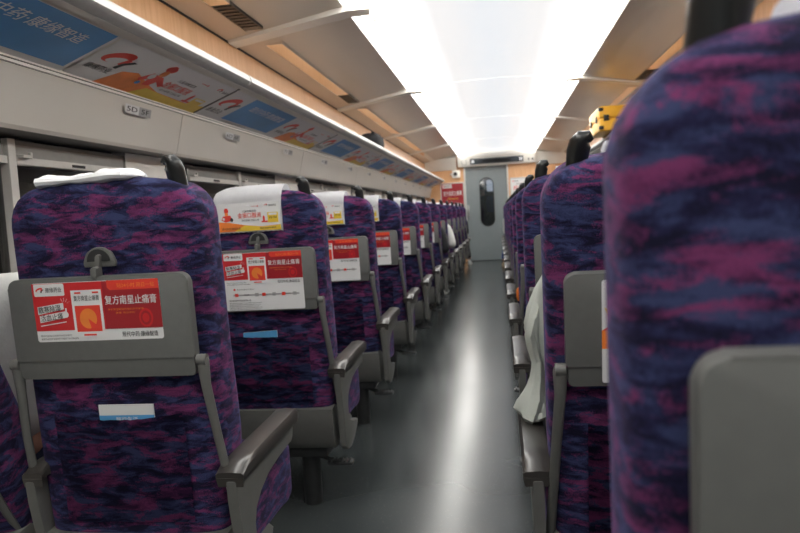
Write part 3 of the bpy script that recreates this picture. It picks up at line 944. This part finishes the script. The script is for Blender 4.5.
# luggage racks
def rack(sx, nm):
    g = empty('luggage_rack', (sx*1.40, YA, 1.56))
    tag(g, 'long overhead luggage rack along the %s side with advert panels underneath' % nm, 'luggage rack', 'overhead luggage racks')
    O = Vector((sx*1.40, YA, 1.56))
    def L(bm):
        for v in bm.verts: v.co -= O
        return bm
    bm = bmesh.new(); strip(bm, [(1.150, 1.705), (1.40, 1.610)], YA, YB-.25, .012, sx)
    obj('underside_panel', L(bm), 'creamlight', g, False)
    bm = bmesh.new(); box(bm, *sorted((sx*1.14, sx*1.47)), YA, YB-.25, 1.722, 1.734)
    obj('rack_shelf', L(bm), 'alu', g, False)
    ends = [YA]+[1.17+2.0*i for i in range(-1, 7)]+[YB-.20]
    prof = []
    for (x, z) in ((1.172, 1.712), (1.150, 1.706), (1.130, 1.706), (1.114, 1.714), (1.106, 1.724), (1.108, 1.742), (1.118, 1.756), (1.134, 1.762), (1.150, 1.758), (1.160, 1.745)):
        prof.append((x, z))
    for a, b in zip(ends, ends[1:]):
        bm = bmesh.new()
        prism(bm, prof, a+.006, b-.006, lambda p, q, t: Vector((sx*p, t, q)))
        obj('front_rail', L(bm), 'alu', g, True)
        bm = bmesh.new()
        strip(bm, [(1.165, 1.697), (1.40, 1.607)], b-.006, b+.006, -.004, sx)
        obj('joint_strip', L(bm), 'framegrey', g, False)
    # advert panels
    W = 1.0; H = .245
    def base(pr):
        pr.rect(0, 0, W-.012, H, 0, 'paper')
    def ad_blue():
        p = Print(); base(p)
        p.logo(.035, .075, .21, 1)
        p.rect(.27, .028, W-.03, H-.004, 1, 'pblue')
        p.poly([(.27, .028), (.55, .028), (.62, .10), (.45, .12), (.27, .09)], 2, 'pcyan') if False else None
        p.text('现代中药·康缘智造', .36, .145, .52, .052, 3, 'paper', True, shear=.2)
        p.text('江苏康缘药业股份有限公司', .30, .006, .34, .015, 3, 'ink', False)
        return p
    def ad_yel():
        p = Print(); base(p)
        p.logo(.035, .085, .19, 1)
        p.poly([(.17, 0), (W-.012, 0), (W-.012, .045), (.75, .05), (.55, .055), (.42, .085), (.30, .12), (.22, .10)], 1, 'orange')
        p.poly([(.40, 0), (W-.012, 0), (W-.012, .065), (.80, .045), (.60, .05), (.46, .06)], 2, 'yellow')
        p.disc(.42, .20, .035, .022, 3, 'redl', 14); p.rect(.405, .19, .435, .225, 3, 'redl')
        p.disc(.42, .165, .022, .024, 4, 'orange', 12)
        p.poly([(.33, .10), (.37, .15), (.41, .145), (.45, .145), (.52, .10), (.50, .085), (.45, .11), (.44, .075), (.40, .07), (.385, .11), (.345, .085)], 3, 'redl')
        p.disc(.38, .13, .02, .02, 5, 'paper', 10); p.disc(.36, .075, .014, .012, 5, 'pblue', 10)
        p.text('金振口服液', .50, .095, .23, .045, 4, 'redl')
        p.text('儿童咳嗽选用', .55, .152, .15, .020, 4, 'ink')
        p.text('清热解毒 祛痰止咳', .53, .072, .18, .014, 4, 'ink', False)
        p.rect(.83, .05, .93, .105, 4, 'yellow'); p.rect(.845, .085, .92, .10, 5, 'paper')
        p.disc(.79, .085, .012, .035, 5, 'redl', 12); p.rect(.76, .055, .83, .066, 5, 'redl')
        p.logo(.86, .185, .05, 3, name=False); p.text('康缘药业', .92, .188, .075, .018, 4, 'ink')
        p.rect(.70, .195, .75, .199, 3, 'redl'); p.disc(.76, .197, .006, .008, 3, 'redl', 8)
        return p
    me = {}
    n = int((YB-.3-(1.16-2.0))/W)
    for i in range(n):
        y = 1.16-2.0+W*i
        kind = 'b' if i % 2 == 0 else 'y'
        if sx < 0: u = Vector((0, 1, 0)); org = Vector((0, .006, 0))
        else: u = Vector((0, -1, 0)); org = Vector((0, W-.006, 0))
        v = Vector((-sx*.25, 0, .095)).normalized()
        if kind not in me:
            nrm = u.cross(v)
            o = (ad_blue() if kind == 'b' else ad_yel()).build('advert_panel', g, u, v, org+nrm*.0055)
            me[kind] = o.data
        else:
            o = bpy.data.objects.new('advert_panel', me[kind]); COL.objects.link(o); o.parent = g
        o.location = Vector((sx*1.402, y, 1.6085))-O
rack(-1, 'left'); rack(1, 'right')

# seat number plates on the cream panel
def plate_mesh(txt1, txt2):
    p = Print(); p.rect(0, 0, .105, .034, 0, 'paper'); p.rect(.105, 0, .20, .034, 0, 'grey')
    p.text(txt1, .012, .008, .078, .019, 1, 'ink'); p.text(txt2, .122, .008, .06, .019, 1, 'ink')
    return p
for i in range(12):
    y = 2.55+PITCH*i
    if y > YB-.3: break
    o = plate_mesh('%dD' % (i+5), '%dF' % (i+5)).build('seat_number_plate', None, (0, 1, 0), (.035, 0, .145), (-1.402, y, 1.525))
    for v in o.data.vertices: v.co -= Vector((-1.41, y, 1.525))
    o.location = (-1.41, y, 1.525)
    tag(o, 'small seat number plate, %s from the camera along the left cream panel' % ORD[i] if i < 11 else 'small seat number plate nearest the door wall on left cream panel', 'sign', 'seat number plates on the left wall')

# ------------------------------------------------------------------ end wall
DX0, DX1 = -.672, .190; DZ = 1.995
bm = bmesh.new()
box(bm, -1.6, DX0-.035, YB, YB+.06, 0, 2.36); box(bm, DX1+.035, 1.6, YB, YB+.06, 0, 2.36)
box(bm, DX0-.04, DX1+.04, YB, YB+.06, DZ+.02, 2.36)
S('wall_end', bm, 'wood')
bm = bmesh.new()
box(bm, DX0-.035, DX0, YB-.03, YB+.06, 0, DZ+.02, .004); box(bm, DX1, DX1+.035, YB-.03, YB+.06, 0, DZ+.02, .004)
box(bm, DX0, DX1, YB+.0, YB+.06, DZ, DZ+.02)
S('trim_21', bm, 'doorframe')
d = empty('door_1', (DX0, YB+.03, 0)); d['kind'] = 'structure'
wx0, wx1, wz0, wz1 = -.385, -.095, .735, 1.755
bm = bmesh.new()
inn = rrect(wx0, wz0, wx1, wz1, .1425, 10); xc = (wx0+wx1)/2
lefts = sorted([p for p in inn if p[0] < xc-1e-4], key=lambda p: p[1]); rights = sorted([p for p in inn if p[0] > xc+1e-4], key=lambda p: p[1])
for (xe, side_) in ((DX0+.005, lefts), (DX1-.005, rights)):
    poly = [(xe, .01), (xc, .01), (xc, wz0)]+side_+[(xc, wz1), (xc, DZ-.003), (xe, DZ-.003)]
    prism(bm, poly, YB+.02, YB+.045, lambda a, b, t: Vector((a, t, b)))
for v in bm.verts: v.co -= Vector((DX0, YB+.03, 0))
obj('door_leaf', bm, 'doorgrey', d, False)
bm = bmesh.new()
pts = [(x, YB+.018, z) for x, z in inn]
tube(bm, pts+[pts[0]], .009, 8, caps=False)
for v in bm.verts: v.co -= Vector((DX0, YB+.03, 0))
obj('window_gasket', bm, 'dark', d)
bm = bmesh.new(); prism(bm, inn, YB+.028, YB+.034, lambda a, b, t: Vector((a, t, b)))
for v in bm.verts: v.co -= Vector((DX0, YB+.03, 0))
obj('window_pane', bm, 'glass', d, False)
bm = bmesh.new()
box(bm, DX0+.01, DX0+.05, YB+.008, YB+.02, .95, 1.2, .004)
for v in bm.verts: v.co -= Vector((DX0, YB+.03, 0))
obj('door_handle', bm, 'steel', d)

# header fascia
bm = bmesh.new()
for sx in (-1, 1):
    x0, x1 = sorted((sx*1.52, sx*.85 if sx < 0 else sx*.80))
    prism(bm, [(YB, 1.955), (YB-.03, 1.96), (YB-.17, 2.20), (YB, 2.34)], x0, x1, lambda a, b, t: Vector((t, a, b)))
S('trim_22', bm, 'creamlight')
bm = bmesh.new()
prism(bm, [(YB-.02, 2.005), (YB-.13, 2.01), (YB-.24, 2.21), (YB-.24, 2.255), (YB-.02, 2.34)], -.815, .80, lambda a, b, t: Vector((t, a, b)), bev=.01)
hd = S('trim_23', bm, 'creamlight')
disp = empty('information_display', (-.02, YB-.2, 2.09)); tag(disp, 'long dark information display above the grey sliding door', 'display')
sl = Vector((0, -.11, .20)).normalized(); nv = Vector((1, 0, 0)).cross(sl)
def HP(u, v, n): return Vector((0, YB-.13, 2.01))+Vector((u, 0, 0))+sl*v+nv*n
bm = bmesh.new(); prism(bm, rrect(-.555, .04, .545, .165, .01), .0, .012, lambda a, b, t: HP(a, b, t), bev=.003)
for v in bm.verts: v.co -= disp.location
obj('display_housing', bm, 'display', disp)
bm = bmesh.new(); prism(bm, rrect(-.29, .07, .28, .135, .0), .012, .015, lambda a, b, t: HP(a, b, t))
for v in bm.verts: v.co -= disp.location
o = obj('display_screen', bm, 'ink', disp, False)
for (a, b) in ((-.52, -.50), (-.49, -.47), (.465, .485), (.50, .52)):
    bm = bmesh.new(); prism(bm, rrect(a, .07, b, .14, .003), .012, .016, lambda p, q, t: HP(p, q, t))
    for v in bm.verts: v.co -= disp.location
    obj('toilet_indicator', bm, 'led', disp, False)
bm = bmesh.new(); prism(bm, rrect(-.73, .04, -.63, .15, .004), .001, .006, lambda p, q, t: HP(p, q, t)); prism(bm, rrect(-.72, .05, -.64, .14, .002), .006, .008, lambda p, q, t: HP(p, q, t), mi=1)
o = obj('wall_plate', bm, ['grey', 'creamlight'], None, False); tag(o, 'small square plate left of the information display', 'panel')
bm = bmesh.new()
for u in (.64, .72): prism(bm, rrect(u, .06, u+.025, .10, .01), .001, .008, lambda p, q, t: HP(p, q, t))
o = obj('indicator_lamps', bm, 'dark', None, False); tag(o, 'pair of tiny dark sensors right of the information display', 'sensor')

# camera box, posters
g = empty('security_camera', (-.865, YB, 1.87)); tag(g, 'cream wall box with a round black lens beside the door top', 'camera')
bm = bmesh.new(); box(bm, -.085, .085, -.07, 0, -.08, .08, .012); obj('camera_body', bm, 'creamlight', g)
bm = bmesh.new(); tube(bm, [(-.015, -.07, .0), (-.015, -.085, .0)], .042, 20); obj('lens', bm, 'black', g)
bm = bmesh.new(); tube(bm, [(-.085, -.03, 0), (-.13, -.03, 0)], .018, 10); obj('bracket', bm, 'framewhite', g)
def poster(name, x0, z0, w, h, fill, label, fn):
    g = empty(name, (x0+w/2, YB, z0)); tag(g, label, 'poster', 'posters on the door wall')
    bm = bmesh.new()
    for (a, b, c, e) in ((0, .02, 0, h), (w-.02, w, 0, h), (0, w, 0, .02), (0, w, h-.02, h)): box(bm, a-w/2, b-w/2, -.018, 0, c, e, .003)
    obj('poster_frame', bm, 'doorframe', g)
    p = Print(); fn(p, w-.04, h-.04); p.build('poster_sheet', g, (1, 0, 0), (0, 0, 1), (-w/2+.02, -.008, .02))
def red_post(p, w, h):
    p.rect(0, 0, w, h, 0, 'redd'); p.rect(w*.06, h*.90, w*.48, h*.985, 1, 'paper')
    p.text('康缘药业', w*.14, h*.915, w*.30, h*.05, 2, 'ink'); p.disc(w*.11, h*.94, w*.03, h*.02, 2, 'redl', 10)
    p.text('复方南星止痛膏', w*.08, h*.72, w*.84, h*.11, 1, 'paper')
    p.text('散寒除湿 活血止痛', w*.25, h*.63, w*.5, h*.04, 1, 'yellow', False)
    p.poly(rrect(w*.06, h*.30, w*.50, h*.52, .02), 1, 'paper'); p.disc(w*.73, h*.46, w*.22, h*.085, 1, 'paper', 20)
    p.text('贴24小时', w*.10, h*.38, w*.36, h*.07, 2, 'redl'); p.text('隔日一贴', w*.58, h*.43, w*.3, h*.06, 2, 'redl')
    p.rect(0, 0, w, h*.12, 1, 'paper')
def white_post(p, w, h):
    p.rect(0, 0, w, h, 0, 'paper'); p.disc(w*.13, h*.93, w*.035, h*.02, 1, 'redl', 10); p.text('康缘药业', w*.2, h*.91, w*.25, h*.04, 1, 'ink')
    p.text('金振口服液', w*.12, h*.70, w*.62, h*.11, 1, 'redl'); p.text('儿童咳嗽选用', w*.3, h*.84, w*.45, h*.04, 1, 'ink')
    p.rect(0, 0, w, h*.2, 1, 'yellow'); p.disc(w*.8, h*.42, w*.12, h*.12, 1, 'orange', 16)
poster('wall_poster', -1.216, .74, .505, .955, 'red', 'red framed poster with white headline left of the sliding door', red_post)
poster('wall_poster', .258, .88, .37, .84, 'paper', 'white framed poster with red lettering right of the sliding door', white_post)

# vestibule beyond the door
bm = bmesh.new(); box(bm, -1.6, 1.6, YB+2.2, YB+2.3, 0, 2.36); box(bm, -1.6, -1.5, YB+.06, YB+2.2, 0, 2.36); box(bm, 1.5, 1.6, YB+.06, YB+2.2, 0, 2.36)
S('wall_vestibule', bm, 'darkmetal')
bm = bmesh.new(); box(bm, -1.6, 1.6, YA-.1, YA, 0, 2.36); S('wall_rear', bm, 'doorgrey')
g = bmesh.new(); prism(g, rrect(-.27, 1.52, -.08, 1.80, .05), YB+2.17, YB+2.198, lambda a, b, t: Vector((a, t, b)))  # added self-emitting white panel on the far vestibule wall, no known fitting
o = obj('bright_panel', g, 'whiteglow', None, False); tag(o, 'small bright white panel seen through the door window', 'lamp')

# ------------------------------------------------------------------ luggage and small items
g = empty('hard_case', (1.18, 7.38, 1.764)); tag(g, 'yellow hard case with black latches on the right luggage rack', 'case')
bm = bmesh.new(); box(bm, -.19, .2, -.38, .38, 0, .118, .018, 3); obj('case_base', bm, 'case', g)
bm = bmesh.new(); box(bm, -.19, .2, -.38, .38, .122, .235, .018, 3); obj('case_lid', bm, 'case', g)
for (x, y) in ((-.12, -.39), (.10, -.39), (-.2, -.20), (-.2, .20)):
    bm = bmesh.new()
    if y < -.38:
        box(bm, x-.02, x+.02, -.392, -.378, .095, .15, .003); box(bm, x-.028, x-.022, -.39, -.378, .09, .155, .002)
    else:
        box(bm, -.202, -.188, y-.02, y+.02, .095, .15, .003); box(bm, -.2, -.188, y-.03, y-.024, .09, .155, .002)
    obj('latch', bm, 'black', g)
for z in (.205, .03):
    bm = bmesh.new(); box(bm, -.196, -.15, -.386, -.36, z-.018, z+.018, .004); obj('corner_guard', bm, 'black', g)
bm = bmesh.new(); tube(bm, [(-.03, -.38, .11), (-.03, -.41, .11), (.05, -.41, .11), (.05, -.38, .11)], .007, 8); obj('carry_handle', bm, 'black', g)

g = empty('shoulder_bag', (-1.24, 7.1, 1.737)); tag(g, 'small black shoulder bag lying on the left luggage rack', 'bag')
bm = bmesh.new(); rings = []
for i in range(9):
    t = -1+i/4; k = max(.15, math.sqrt(max(0, 1-t**4)))
    rings.append([Vector((.10*k*se(math.cos(2*PI*j/16), .6), t*.27, .085+.083*k*se(math.sin(2*PI*j/16), .6)+.008*math.sin(i*2.)*k)) for j in range(16)])
loft(bm, rings)
for v in bm.verts: v.co.z = max(v.co.z, .001)
obj('bag_body', bm, 'blackcloth', g)
bm = bmesh.new(); tube(bm, [(.05, -.15, .12), (.03, -.10, .175), (0, 0, .19), (-.02, .10, .165), (-.02, .16, .12)], (.009), 8); obj('bag_strap', bm, 'blackcloth', g)

def leaflet(x, row, w, h, lean, lab, blue=True, zt=.66):
    o = empty('leaflet', (x, Y0+PITCH*row, 0)); 
    p = Print(); nrm = NRM*.012
    p.rect(0, 0, w, h, 0, 'paper')
    if blue: p.rect(0, 0, w, h*blue, 1, 'pcyan')
    if blue and blue < .9: p.text('旅行生活', w*.3, h*(blue-.2), w*.4, h*.14, 2, 'paper')
    base = Vector((0, yr(zt-.05), zt-.05))+NRM*.004
    u = Vector((1, 0, lean))
    s = p.build('leaflet', None, u, UPV, base)
    bpy.data.objects.remove(o)
    me = s.data
    m2 = bmesh.new(); m2.from_mesh(me); bmesh.ops.solidify(m2, geom=[f for f in m2.faces if f.material_index == 0], thickness=.003); m2.to_mesh(me); m2.free()
    s.location = (x, Y0+PITCH*row, 0)
    tag(s, lab, 'leaflet', 'leaflets in the seat pockets')
leaflet(XL-.046, 0, .129, .070, 0.0, 'white and blue leaflet poking from the foreground seat pocket', .66, zt=.671)
leaflet(XL-.090, 1, .128, .055, .05, 'pale blue leaflet in the pocket of the second left seat', 1., zt=.672)
leaflet(XL-.10, 2, .10, .06, 0., 'white leaflet in the pocket of the third left seat', False, zt=.672)

def packet(name, loc, sx, sy, sz, mat, label, rz=0):
    bm = bmesh.new(); rings = []
    for i in range(7):
        t = i/6; k = .35+.65*math.sin(PI*min(1, max(0, t*.9+.05)))
        rings.append([Vector((sx*k**.4*se(math.cos(2*PI*j/12), .7), sy*k*se(math.sin(2*PI*j/12), .8), sz*t+.002*math.sin(j*3+i))) for j in range(12)])
    loft(bm, rings)
    zmin = min(v.co.z for v in bm.verts)
    for v in bm.verts: v.co.z -= zmin
    o = obj(name, bm, mat, None, True, 30); o.location = loc; o.rotation_euler = (0, 0, rz); tag(o, label, 'snack packet')
packet('snack_packet', (XR-.215, Y0+PITCH*2+.13, .597), .022, .014, .065, 'orangefoil', 'crumpled orange packet standing on a right-hand armrest', .4)
packet('snack_packet', (XR-.205, Y0+PITCH*1-.0, .597), .018, .014, .06, 'redfoil', 'small red packet on the armrest just ahead of the jacketed passenger', .2)

# ------------------------------------------------------------------ people
def skin_obj(name, chains, mat, parent, sub=2):
    """chains: list of joint lists [(pos, r)]; chains after the first start at an existing joint (same pos)"""
    vs = []; rs = []; es = []; idx = {}
    for ch in chains:
        prev = None
        for (p, r) in ch:
            key = tuple(round(c, 4) for c in p)
            if key not in idx:
                idx[key] = len(vs); vs.append(p); rs.append(r)
            i = idx[key]
            if prev is not None: es.append((prev, i))
            prev = i
    me = bpy.data.meshes.new(name); me.from_pydata(vs, es, [])
    o = link(name, me, mat, parent)
    md = o.modifiers.new('skin', 'SKIN'); md.use_smooth_shade = True
    for i, sv in enumerate(me.skin_vertices[0].data):
        r = rs[i]; sv.radius = (r, r) if not isinstance(r, tuple) else r
        sv.use_root = (i == 0)
    s = o.modifiers.new('sub', 'SUBSURF'); s.levels = sub; s.render_levels = sub
    dg = bpy.context.evaluated_depsgraph_get(); dg.update()
    m2 = bpy.data.meshes.new_from_object(o.evaluated_get(dg))
    o.modifiers.clear(); o.data = m2
    if not m2.materials: m2.materials.append(M[mat])
    for p in m2.polygons: p.use_smooth = True
    return o

def head_mesh(bm, c, sc_, yaw=0.):
    """lofted head facing +Y with nose, brow, jaw, ears"""
    rings = []
    spec = [(-.115, .030, .034, .018), (-.105, .045, .050, .022), (-.085, .058, .070, .016), (-.055, .068, .085, .006), (-.02, .074, .092, .002),
            (.015, .077, .095, 0), (.05, .077, .096, -.002), (.08, .070, .088, -.004), (.103, .052, .066, -.006), (.116, .025, .032, -.008)]
    for (z, w, l, oy) in spec:
        ring = []
        for j in range(20):
            a = 2*PI*j/20; x = w*math.cos(a); y = oy+l*math.sin(a)
            fr = max(0, math.sin(a))**10
            if abs(z+.02) < .02 or z == -.055: y += .018*fr*(1 if z == -.02 else .7)
            if z == .015: y += .006*fr
            if abs(math.cos(a)) > .3 and abs(math.cos(a)) < .6 and math.sin(a) > 0 and z == .015: y -= .008
            ring.append(Vector((x, y, z)))
        rings.append(ring)
    rot = Matrix.Rotation(yaw, 3, 'Z')
    rings = [[Vector(c)+rot @ (p*sc_) for p in r] for r in rings]
    loft(bm, rings)
    for s in (-1, 1):
        q = bmesh.ops.create_uvsphere(bm, u_segments=10, v_segments=8, radius=1.)
        for v in q['verts']:
            v.co = Vector(c)+rot @ (Vector((s*.079+v.co.x*.008, -.008+v.co.y*.018, v.co.z*.030-.005))*sc_)

def hand(name, wrist, d, palm_n, mat, parent, sc_=1.):
    """relaxed hand: palm, four unequal curled fingers, thumb from the side"""
    d = Vector(d).normalized(); n = Vector(palm_n); n = (n-d*n.dot(d)).normalized(); s = d.cross(n)
    w = Vector(wrist)
    ch = [[(tuple(w), .024*sc_), (tuple(w+d*.045*sc_), (.030*sc_)), (tuple(w+d*.085*sc_), .024*sc_)]]
    for i, (off, ln) in enumerate(((-.030, .066), (-.010, .076), (.011, .070), (.030, .054))):
        b = w+d*.070*sc_+s*off*.9*sc_; k = b+d*.028*sc_
        p1 = k+(d*.9+n*.35)*ln*.42*sc_; p2 = p1+(d*.65+n*.75)*ln*.33*sc_; p3 = p2+(d*.35+n*.9)*ln*.25*sc_
        ch.append([(tuple(w+d*.045*sc_), 0), (tuple(b), .011*sc_), (tuple(k), .0095*sc_), (tuple(p1), .0085*sc_), (tuple(p2), .0078*sc_), (tuple(p3), .0065*sc_)])
    t0 = w+d*.028*sc_-s*.026*sc_; t1 = t0+(d*.6-s*.8)*.032*sc_; t2 = t1+(d*.85-s*.2+n*.35)*.03*sc_
    ch.append([(tuple(w+d*.045*sc_), 0), (tuple(t0), .014*sc_), (tuple(t1), .011*sc_), (tuple(t2), .009*sc_)])
    # radii: keep first definition of shared joints
    return ch

def passenger(name, ox, oy, label, top, trousers, shoes, hair=True, z=0., s=1., armL=None, armR=None, feet=None, knees=None, stand=False, lean=0., shoe_r=.045, extra=None, jr=1.):
    g = empty(name, (ox, oy, 0)); tag(g, label, 'person', 'seated passengers' if not stand else None)
    V = lambda x, y, zz: (x*s+lean*max(0, zz-.5), y*s, zz)
    if stand:
        hip = V(0, 0, .93); ch = V(0, 0, 1.28); nk = V(0, 0, 1.47); hd = (0, .015, 1.60)
        kn = [V(-.09, .02, .50), V(.09, .02, .50)]; ft = [V(-.10, 0, .09), V(.10, 0, .09)]
        sh = 1.42
    else:
        hip = V(0, .22, .53); ch = V(0, .155, .80); nk = V(0, .125, .965); hd = (lean*.55, .135, 1.065)
        kn = knees or [V(-.09, .60, .54), V(.09, .60, .54)]; ft = feet or [V(-.10, .68, .10), V(.10, .68, .10)]
        sh = .925
    yb = hip[1] if stand else .13
    aL = armL or [V(-.185, yb, sh-.02), V(-.205, yb+.06, sh-.26), V(-.12, yb+.27, sh-.31)]
    aR = armR or [V(.185, yb, sh-.02), V(.205, yb+.06, sh-.26), V(.12, yb+.27, sh-.31)]
    body = []
    body.append([(hip, .11), (ch, .10), (nk, .048), (tuple(Vector(nk)+(Vector(hd)-Vector(nk))*.6), .045)])
    hands = []
    for A in (aL, aR):
        body.append([(ch, 0), (tuple(Vector(ch).lerp(Vector(A[0]), .5)+Vector((0, 0, .04))), .05), (A[0], .042), (A[1], .036), (A[2], .024)])
    for k_, f_ in zip(kn, ft):
        h0 = (k_[0]*.7, hip[1]+.04*(0 if stand else 1), hip[2]-.03)
        body.append([(hip, 0), (h0, .075), (k_, .055), (f_, .035)])
    for A in (aL, aR):
        d = (Vector(A[2])-Vector(A[1])).normalized()
        hc = hand('h', Vector(A[2])+d*.018, d, (0, 0, -1) if not stand else (0, -.0, -1), 'skin', g, .95)
        body.append([(A[2], 0)]+hc[0]); body += hc[1:]
    skin_obj('body', body, 'skin', g, 2)
    bm = bmesh.new(); head_mesh(bm, hd, .97); obj('head', bm, 'skin', g, True, None)
    # face details
    bm = bmesh.new()
    for q in (-1, 1):
        e = bmesh.ops.create_uvsphere(bm, u_segments=10, v_segments=8, radius=.0105, matrix=Matrix.Translation(Vector(hd)+Vector((q*.031, .081, .008))))
    obj('eyes', bm, ['ink'], g)
    bm = bmesh.new(); tube(bm, [Vector(hd)+Vector((-.022, .085, -.062)), Vector(hd)+Vector((0, .093, -.064)), Vector(hd)+Vector((.022, .085, -.062))], [.003, .006, .003], 8); obj('mouth', bm, 'redd', g)
    # hair cap
    bm = bmesh.new(); q = bmesh.ops.create_uvsphere(bm, u_segments=20, v_segments=14, radius=1.)
    for v in q['verts']:
        c = v.co.copy(); zz = c.z
        if zz < -.1 and c.y > -.1: c.z = -.1; 
        front = max(0, c.y)
        v.co = Vector(hd)+Vector((c.x*.087, c.y*(.104 if c.y < 0 else .090)-.012, max(c.z, -.75+front*1.1)*.108+.022))
    obj('hair', bm, 'hair', g)
    # jacket/top: a little larger than the body, open at neck and cuffs
    tp = [[(tuple(Vector(hip)+Vector((0, 0, -.04))), .135), (tuple(Vector(hip).lerp(Vector(ch), .5)), .130), (ch, .130), (tuple(Vector(nk)+Vector((0, 0, -.02))), .065)]]
    for A in (aL, aR):
        m = tuple(Vector(A[1]).lerp(Vector(A[2]), .45)); e = tuple(Vector(A[1]).lerp(Vector(A[2]), .93))
        um = tuple(Vector(A[0]).lerp(Vector(A[1]), .5)+Vector((0, 0, 0)))
        tp.append([(ch, 0), (tuple(Vector(ch).lerp(Vector(A[0]), .55)+Vector((0, 0, .045))), .078), (A[0], .066*jr), (um, .058*jr), (A[1], .056*jr), (m, .048*jr), (e, .042*jr)])
    jk = skin_obj('jacket', tp, top, g, 2)
    tr = []
    for k_, f_ in zip(kn, ft):
        h0 = (k_[0]*.75, hip[1]+.04*(0 if stand else 1), hip[2]-.03)
        m = tuple(Vector(h0).lerp(Vector(k_), .5)); c2 = tuple(Vector(k_).lerp(Vector(f_), .5)); e = tuple(Vector(k_).lerp(Vector(f_), .92))
        tr.append([(hip, .12), (h0, .095), (m, .085), (k_, .070), (c2, .060), (e, .052)])
    skin_obj('trousers', tr, trousers, g, 2)
    for f_ in ft:
        bm = bmesh.new(); rings = []
        for (y, w, zt) in ((-.07, .018, .06), (-.06, .032, .09), (-.02, .037, .10), (.04, .040, .085), (.10, .045, .06), (.15, .042, .048), (.18, .028, .035), (.19, .012, .025)):
            rings.append([Vector((f_[0]+w*math.cos(2*PI*j/14), f_[1]+y, max(.002, (zt/2)+(zt/2)*se(math.sin(2*PI*j/14), .7)))) for j in range(14)])
        loft(bm, rings); obj('shoe', bm, shoes, g)
    if extra: extra(g)
    return g

XW = XL-GAP+.01
def jacket_tail(g):
    bm = bmesh.new(); rings = []
    spec = [(.915, -.195, .20, .010, .03), (.87, -.212, .21, .016, .055), (.82, -.226, .22, .020, .075), (.775, -.236, .23, .021, .085), (.74, -.232, .23, .018, .08),
            (.70, -.224, .23, .015, .07), (.66, -.226, .23, .017, .075), (.62, -.230, .23, .026, .085), (.595, -.238, .23, .032, .095), (.578, -.242, .23, .034, .10), (.566, -.242, .23, .026, .092)]
    for i, (z, x, y, rx, ry) in enumerate(spec):
        rings.append([Vector((x+rx*math.cos(a)*(1+.25*math.sin(3*a+i*.5)+.22*math.sin(8*a+i*.9)), y+ry*math.sin(a)*(1+.06*math.sin(7*a+i)), z+.006*math.sin(2*a+i))) for a in [2*PI*j/44 for j in range(44)]])
    loft(bm, rings); obj('jacket_tail', bm, 'jacket', g)
passenger('person', XR, Y0, 'passenger in pale grey-green jacket, elbow over the armrest beside the blurred seat', 'jacket', 'navycloth', 'shoe',
          armL=[(-.175, .16, .915), (-.205, .20, .70), (-.15, .42, .66)], lean=0., extra=jacket_tail, jr=.8)
passenger('person', XW, Y0, 'passenger in white shirt at the left photo edge', 'shirtw', 'navycloth', 'shoe',
          armR=[(.185, .13, .935), (.19, .15, .70), (.10, .38, .66)], armL=[(-.15, .13, .905), (-.14, .2, .68), (-.08, .4, .64)], lean=-.22)
passenger('person', XL, Y0+PITCH*7, 'passenger in white shirt leaning into the aisle halfway down the left block', 'shirtw', 'navycloth', 'shoe',
          armR=[(.205, .13, .90), (.262, .10, .68), (.22, .34, .665)], lean=.10)
passenger('person', XL, Y0+PITCH*6, 'passenger in black clothes in front of the white-shirted one, left block', 'blackcloth', 'blackcloth', 'blackcloth',
          armR=[(.20, .13, .90), (.245, .12, .665), (.20, .34, .665)], lean=.05)
passenger('person', XR, Y0+PITCH*11, 'distant passenger in white top and blue jeans, foot out in the aisle, right block', 'shirtw', 'jeans', 'beige',
          knees=[(-.18, .50, .52), (.04, .60, .54)], feet=[(-.26, .66, .10), (-.10, .74, .10)])
passenger('person', XL, Y0+PITCH*12-.08, 'passenger in the farthest left seat with one white shoe in the aisle', 'blackcloth', 'blackcloth', 'shoe',
          knees=[(-.06, .52, .54), (.16, .50, .52)], feet=[(-.06, .62, .10), (.22, .60, .10)])
bm = bmesh.new(); rings = []
for i in range(8):
    t = i/7; k = .55+.45*math.sin(PI*(.15+.75*t))
    rings.append([Vector((.11*k*se(math.cos(2*PI*j/16), .6), .07*k*se(math.sin(2*PI*j/16), .6), .36*t)) for j in range(16)])
loft(bm, rings); o = obj('backpack', bm, 'jeans'); o.location = (-.17, YB+1.02, 1.02); tag(o, 'blue backpack seen through the lower half of the door window', 'bag')
passenger('person', -.36, YB+1.25, 'standing person in dark clothes seen through the door window', 'navycloth', 'navycloth', 'blackcloth', stand=True)

# ------------------------------------------------------------------ camera, world, view
cam = bpy.data.cameras.new('camera'); co = bpy.data.objects.new('camera', cam); COL.objects.link(co); sc.camera = co
cam.sensor_width = 36.; cam.lens = 31.5; cam.clip_start = .02
YAW, PITCHD, ROLL = 8.28, 4.18, -3.3
co.location = (0, 0, 1.07)
co.matrix_world = Matrix.Translation((0, 0, 1.07)) @ Matrix.Rotation(R(YAW), 4, 'Z') @ Matrix.Rotation(R(90-PITCHD), 4, 'X') @ Matrix.Rotation(R(ROLL), 4, 'Z')
cam.dof.use_dof = True; cam.dof.focus_distance = 1.75; cam.dof.aperture_fstop = 5.6
w = bpy.data.worlds.new('world'); sc.world = w; w.use_nodes = True
w.node_tree.nodes['Background'].inputs[0].default_value = (.01, .012, .016, 1); w.node_tree.nodes['Background'].inputs[1].default_value = 1.
sc.view_settings.view_transform = 'Standard'; sc.view_settings.look = 'None'; sc.view_settings.gamma = 1.
sc.view_settings.use_curve_mapping = False
sc.view_settings.exposure = 0.0
bpy.context.view_layer.update()
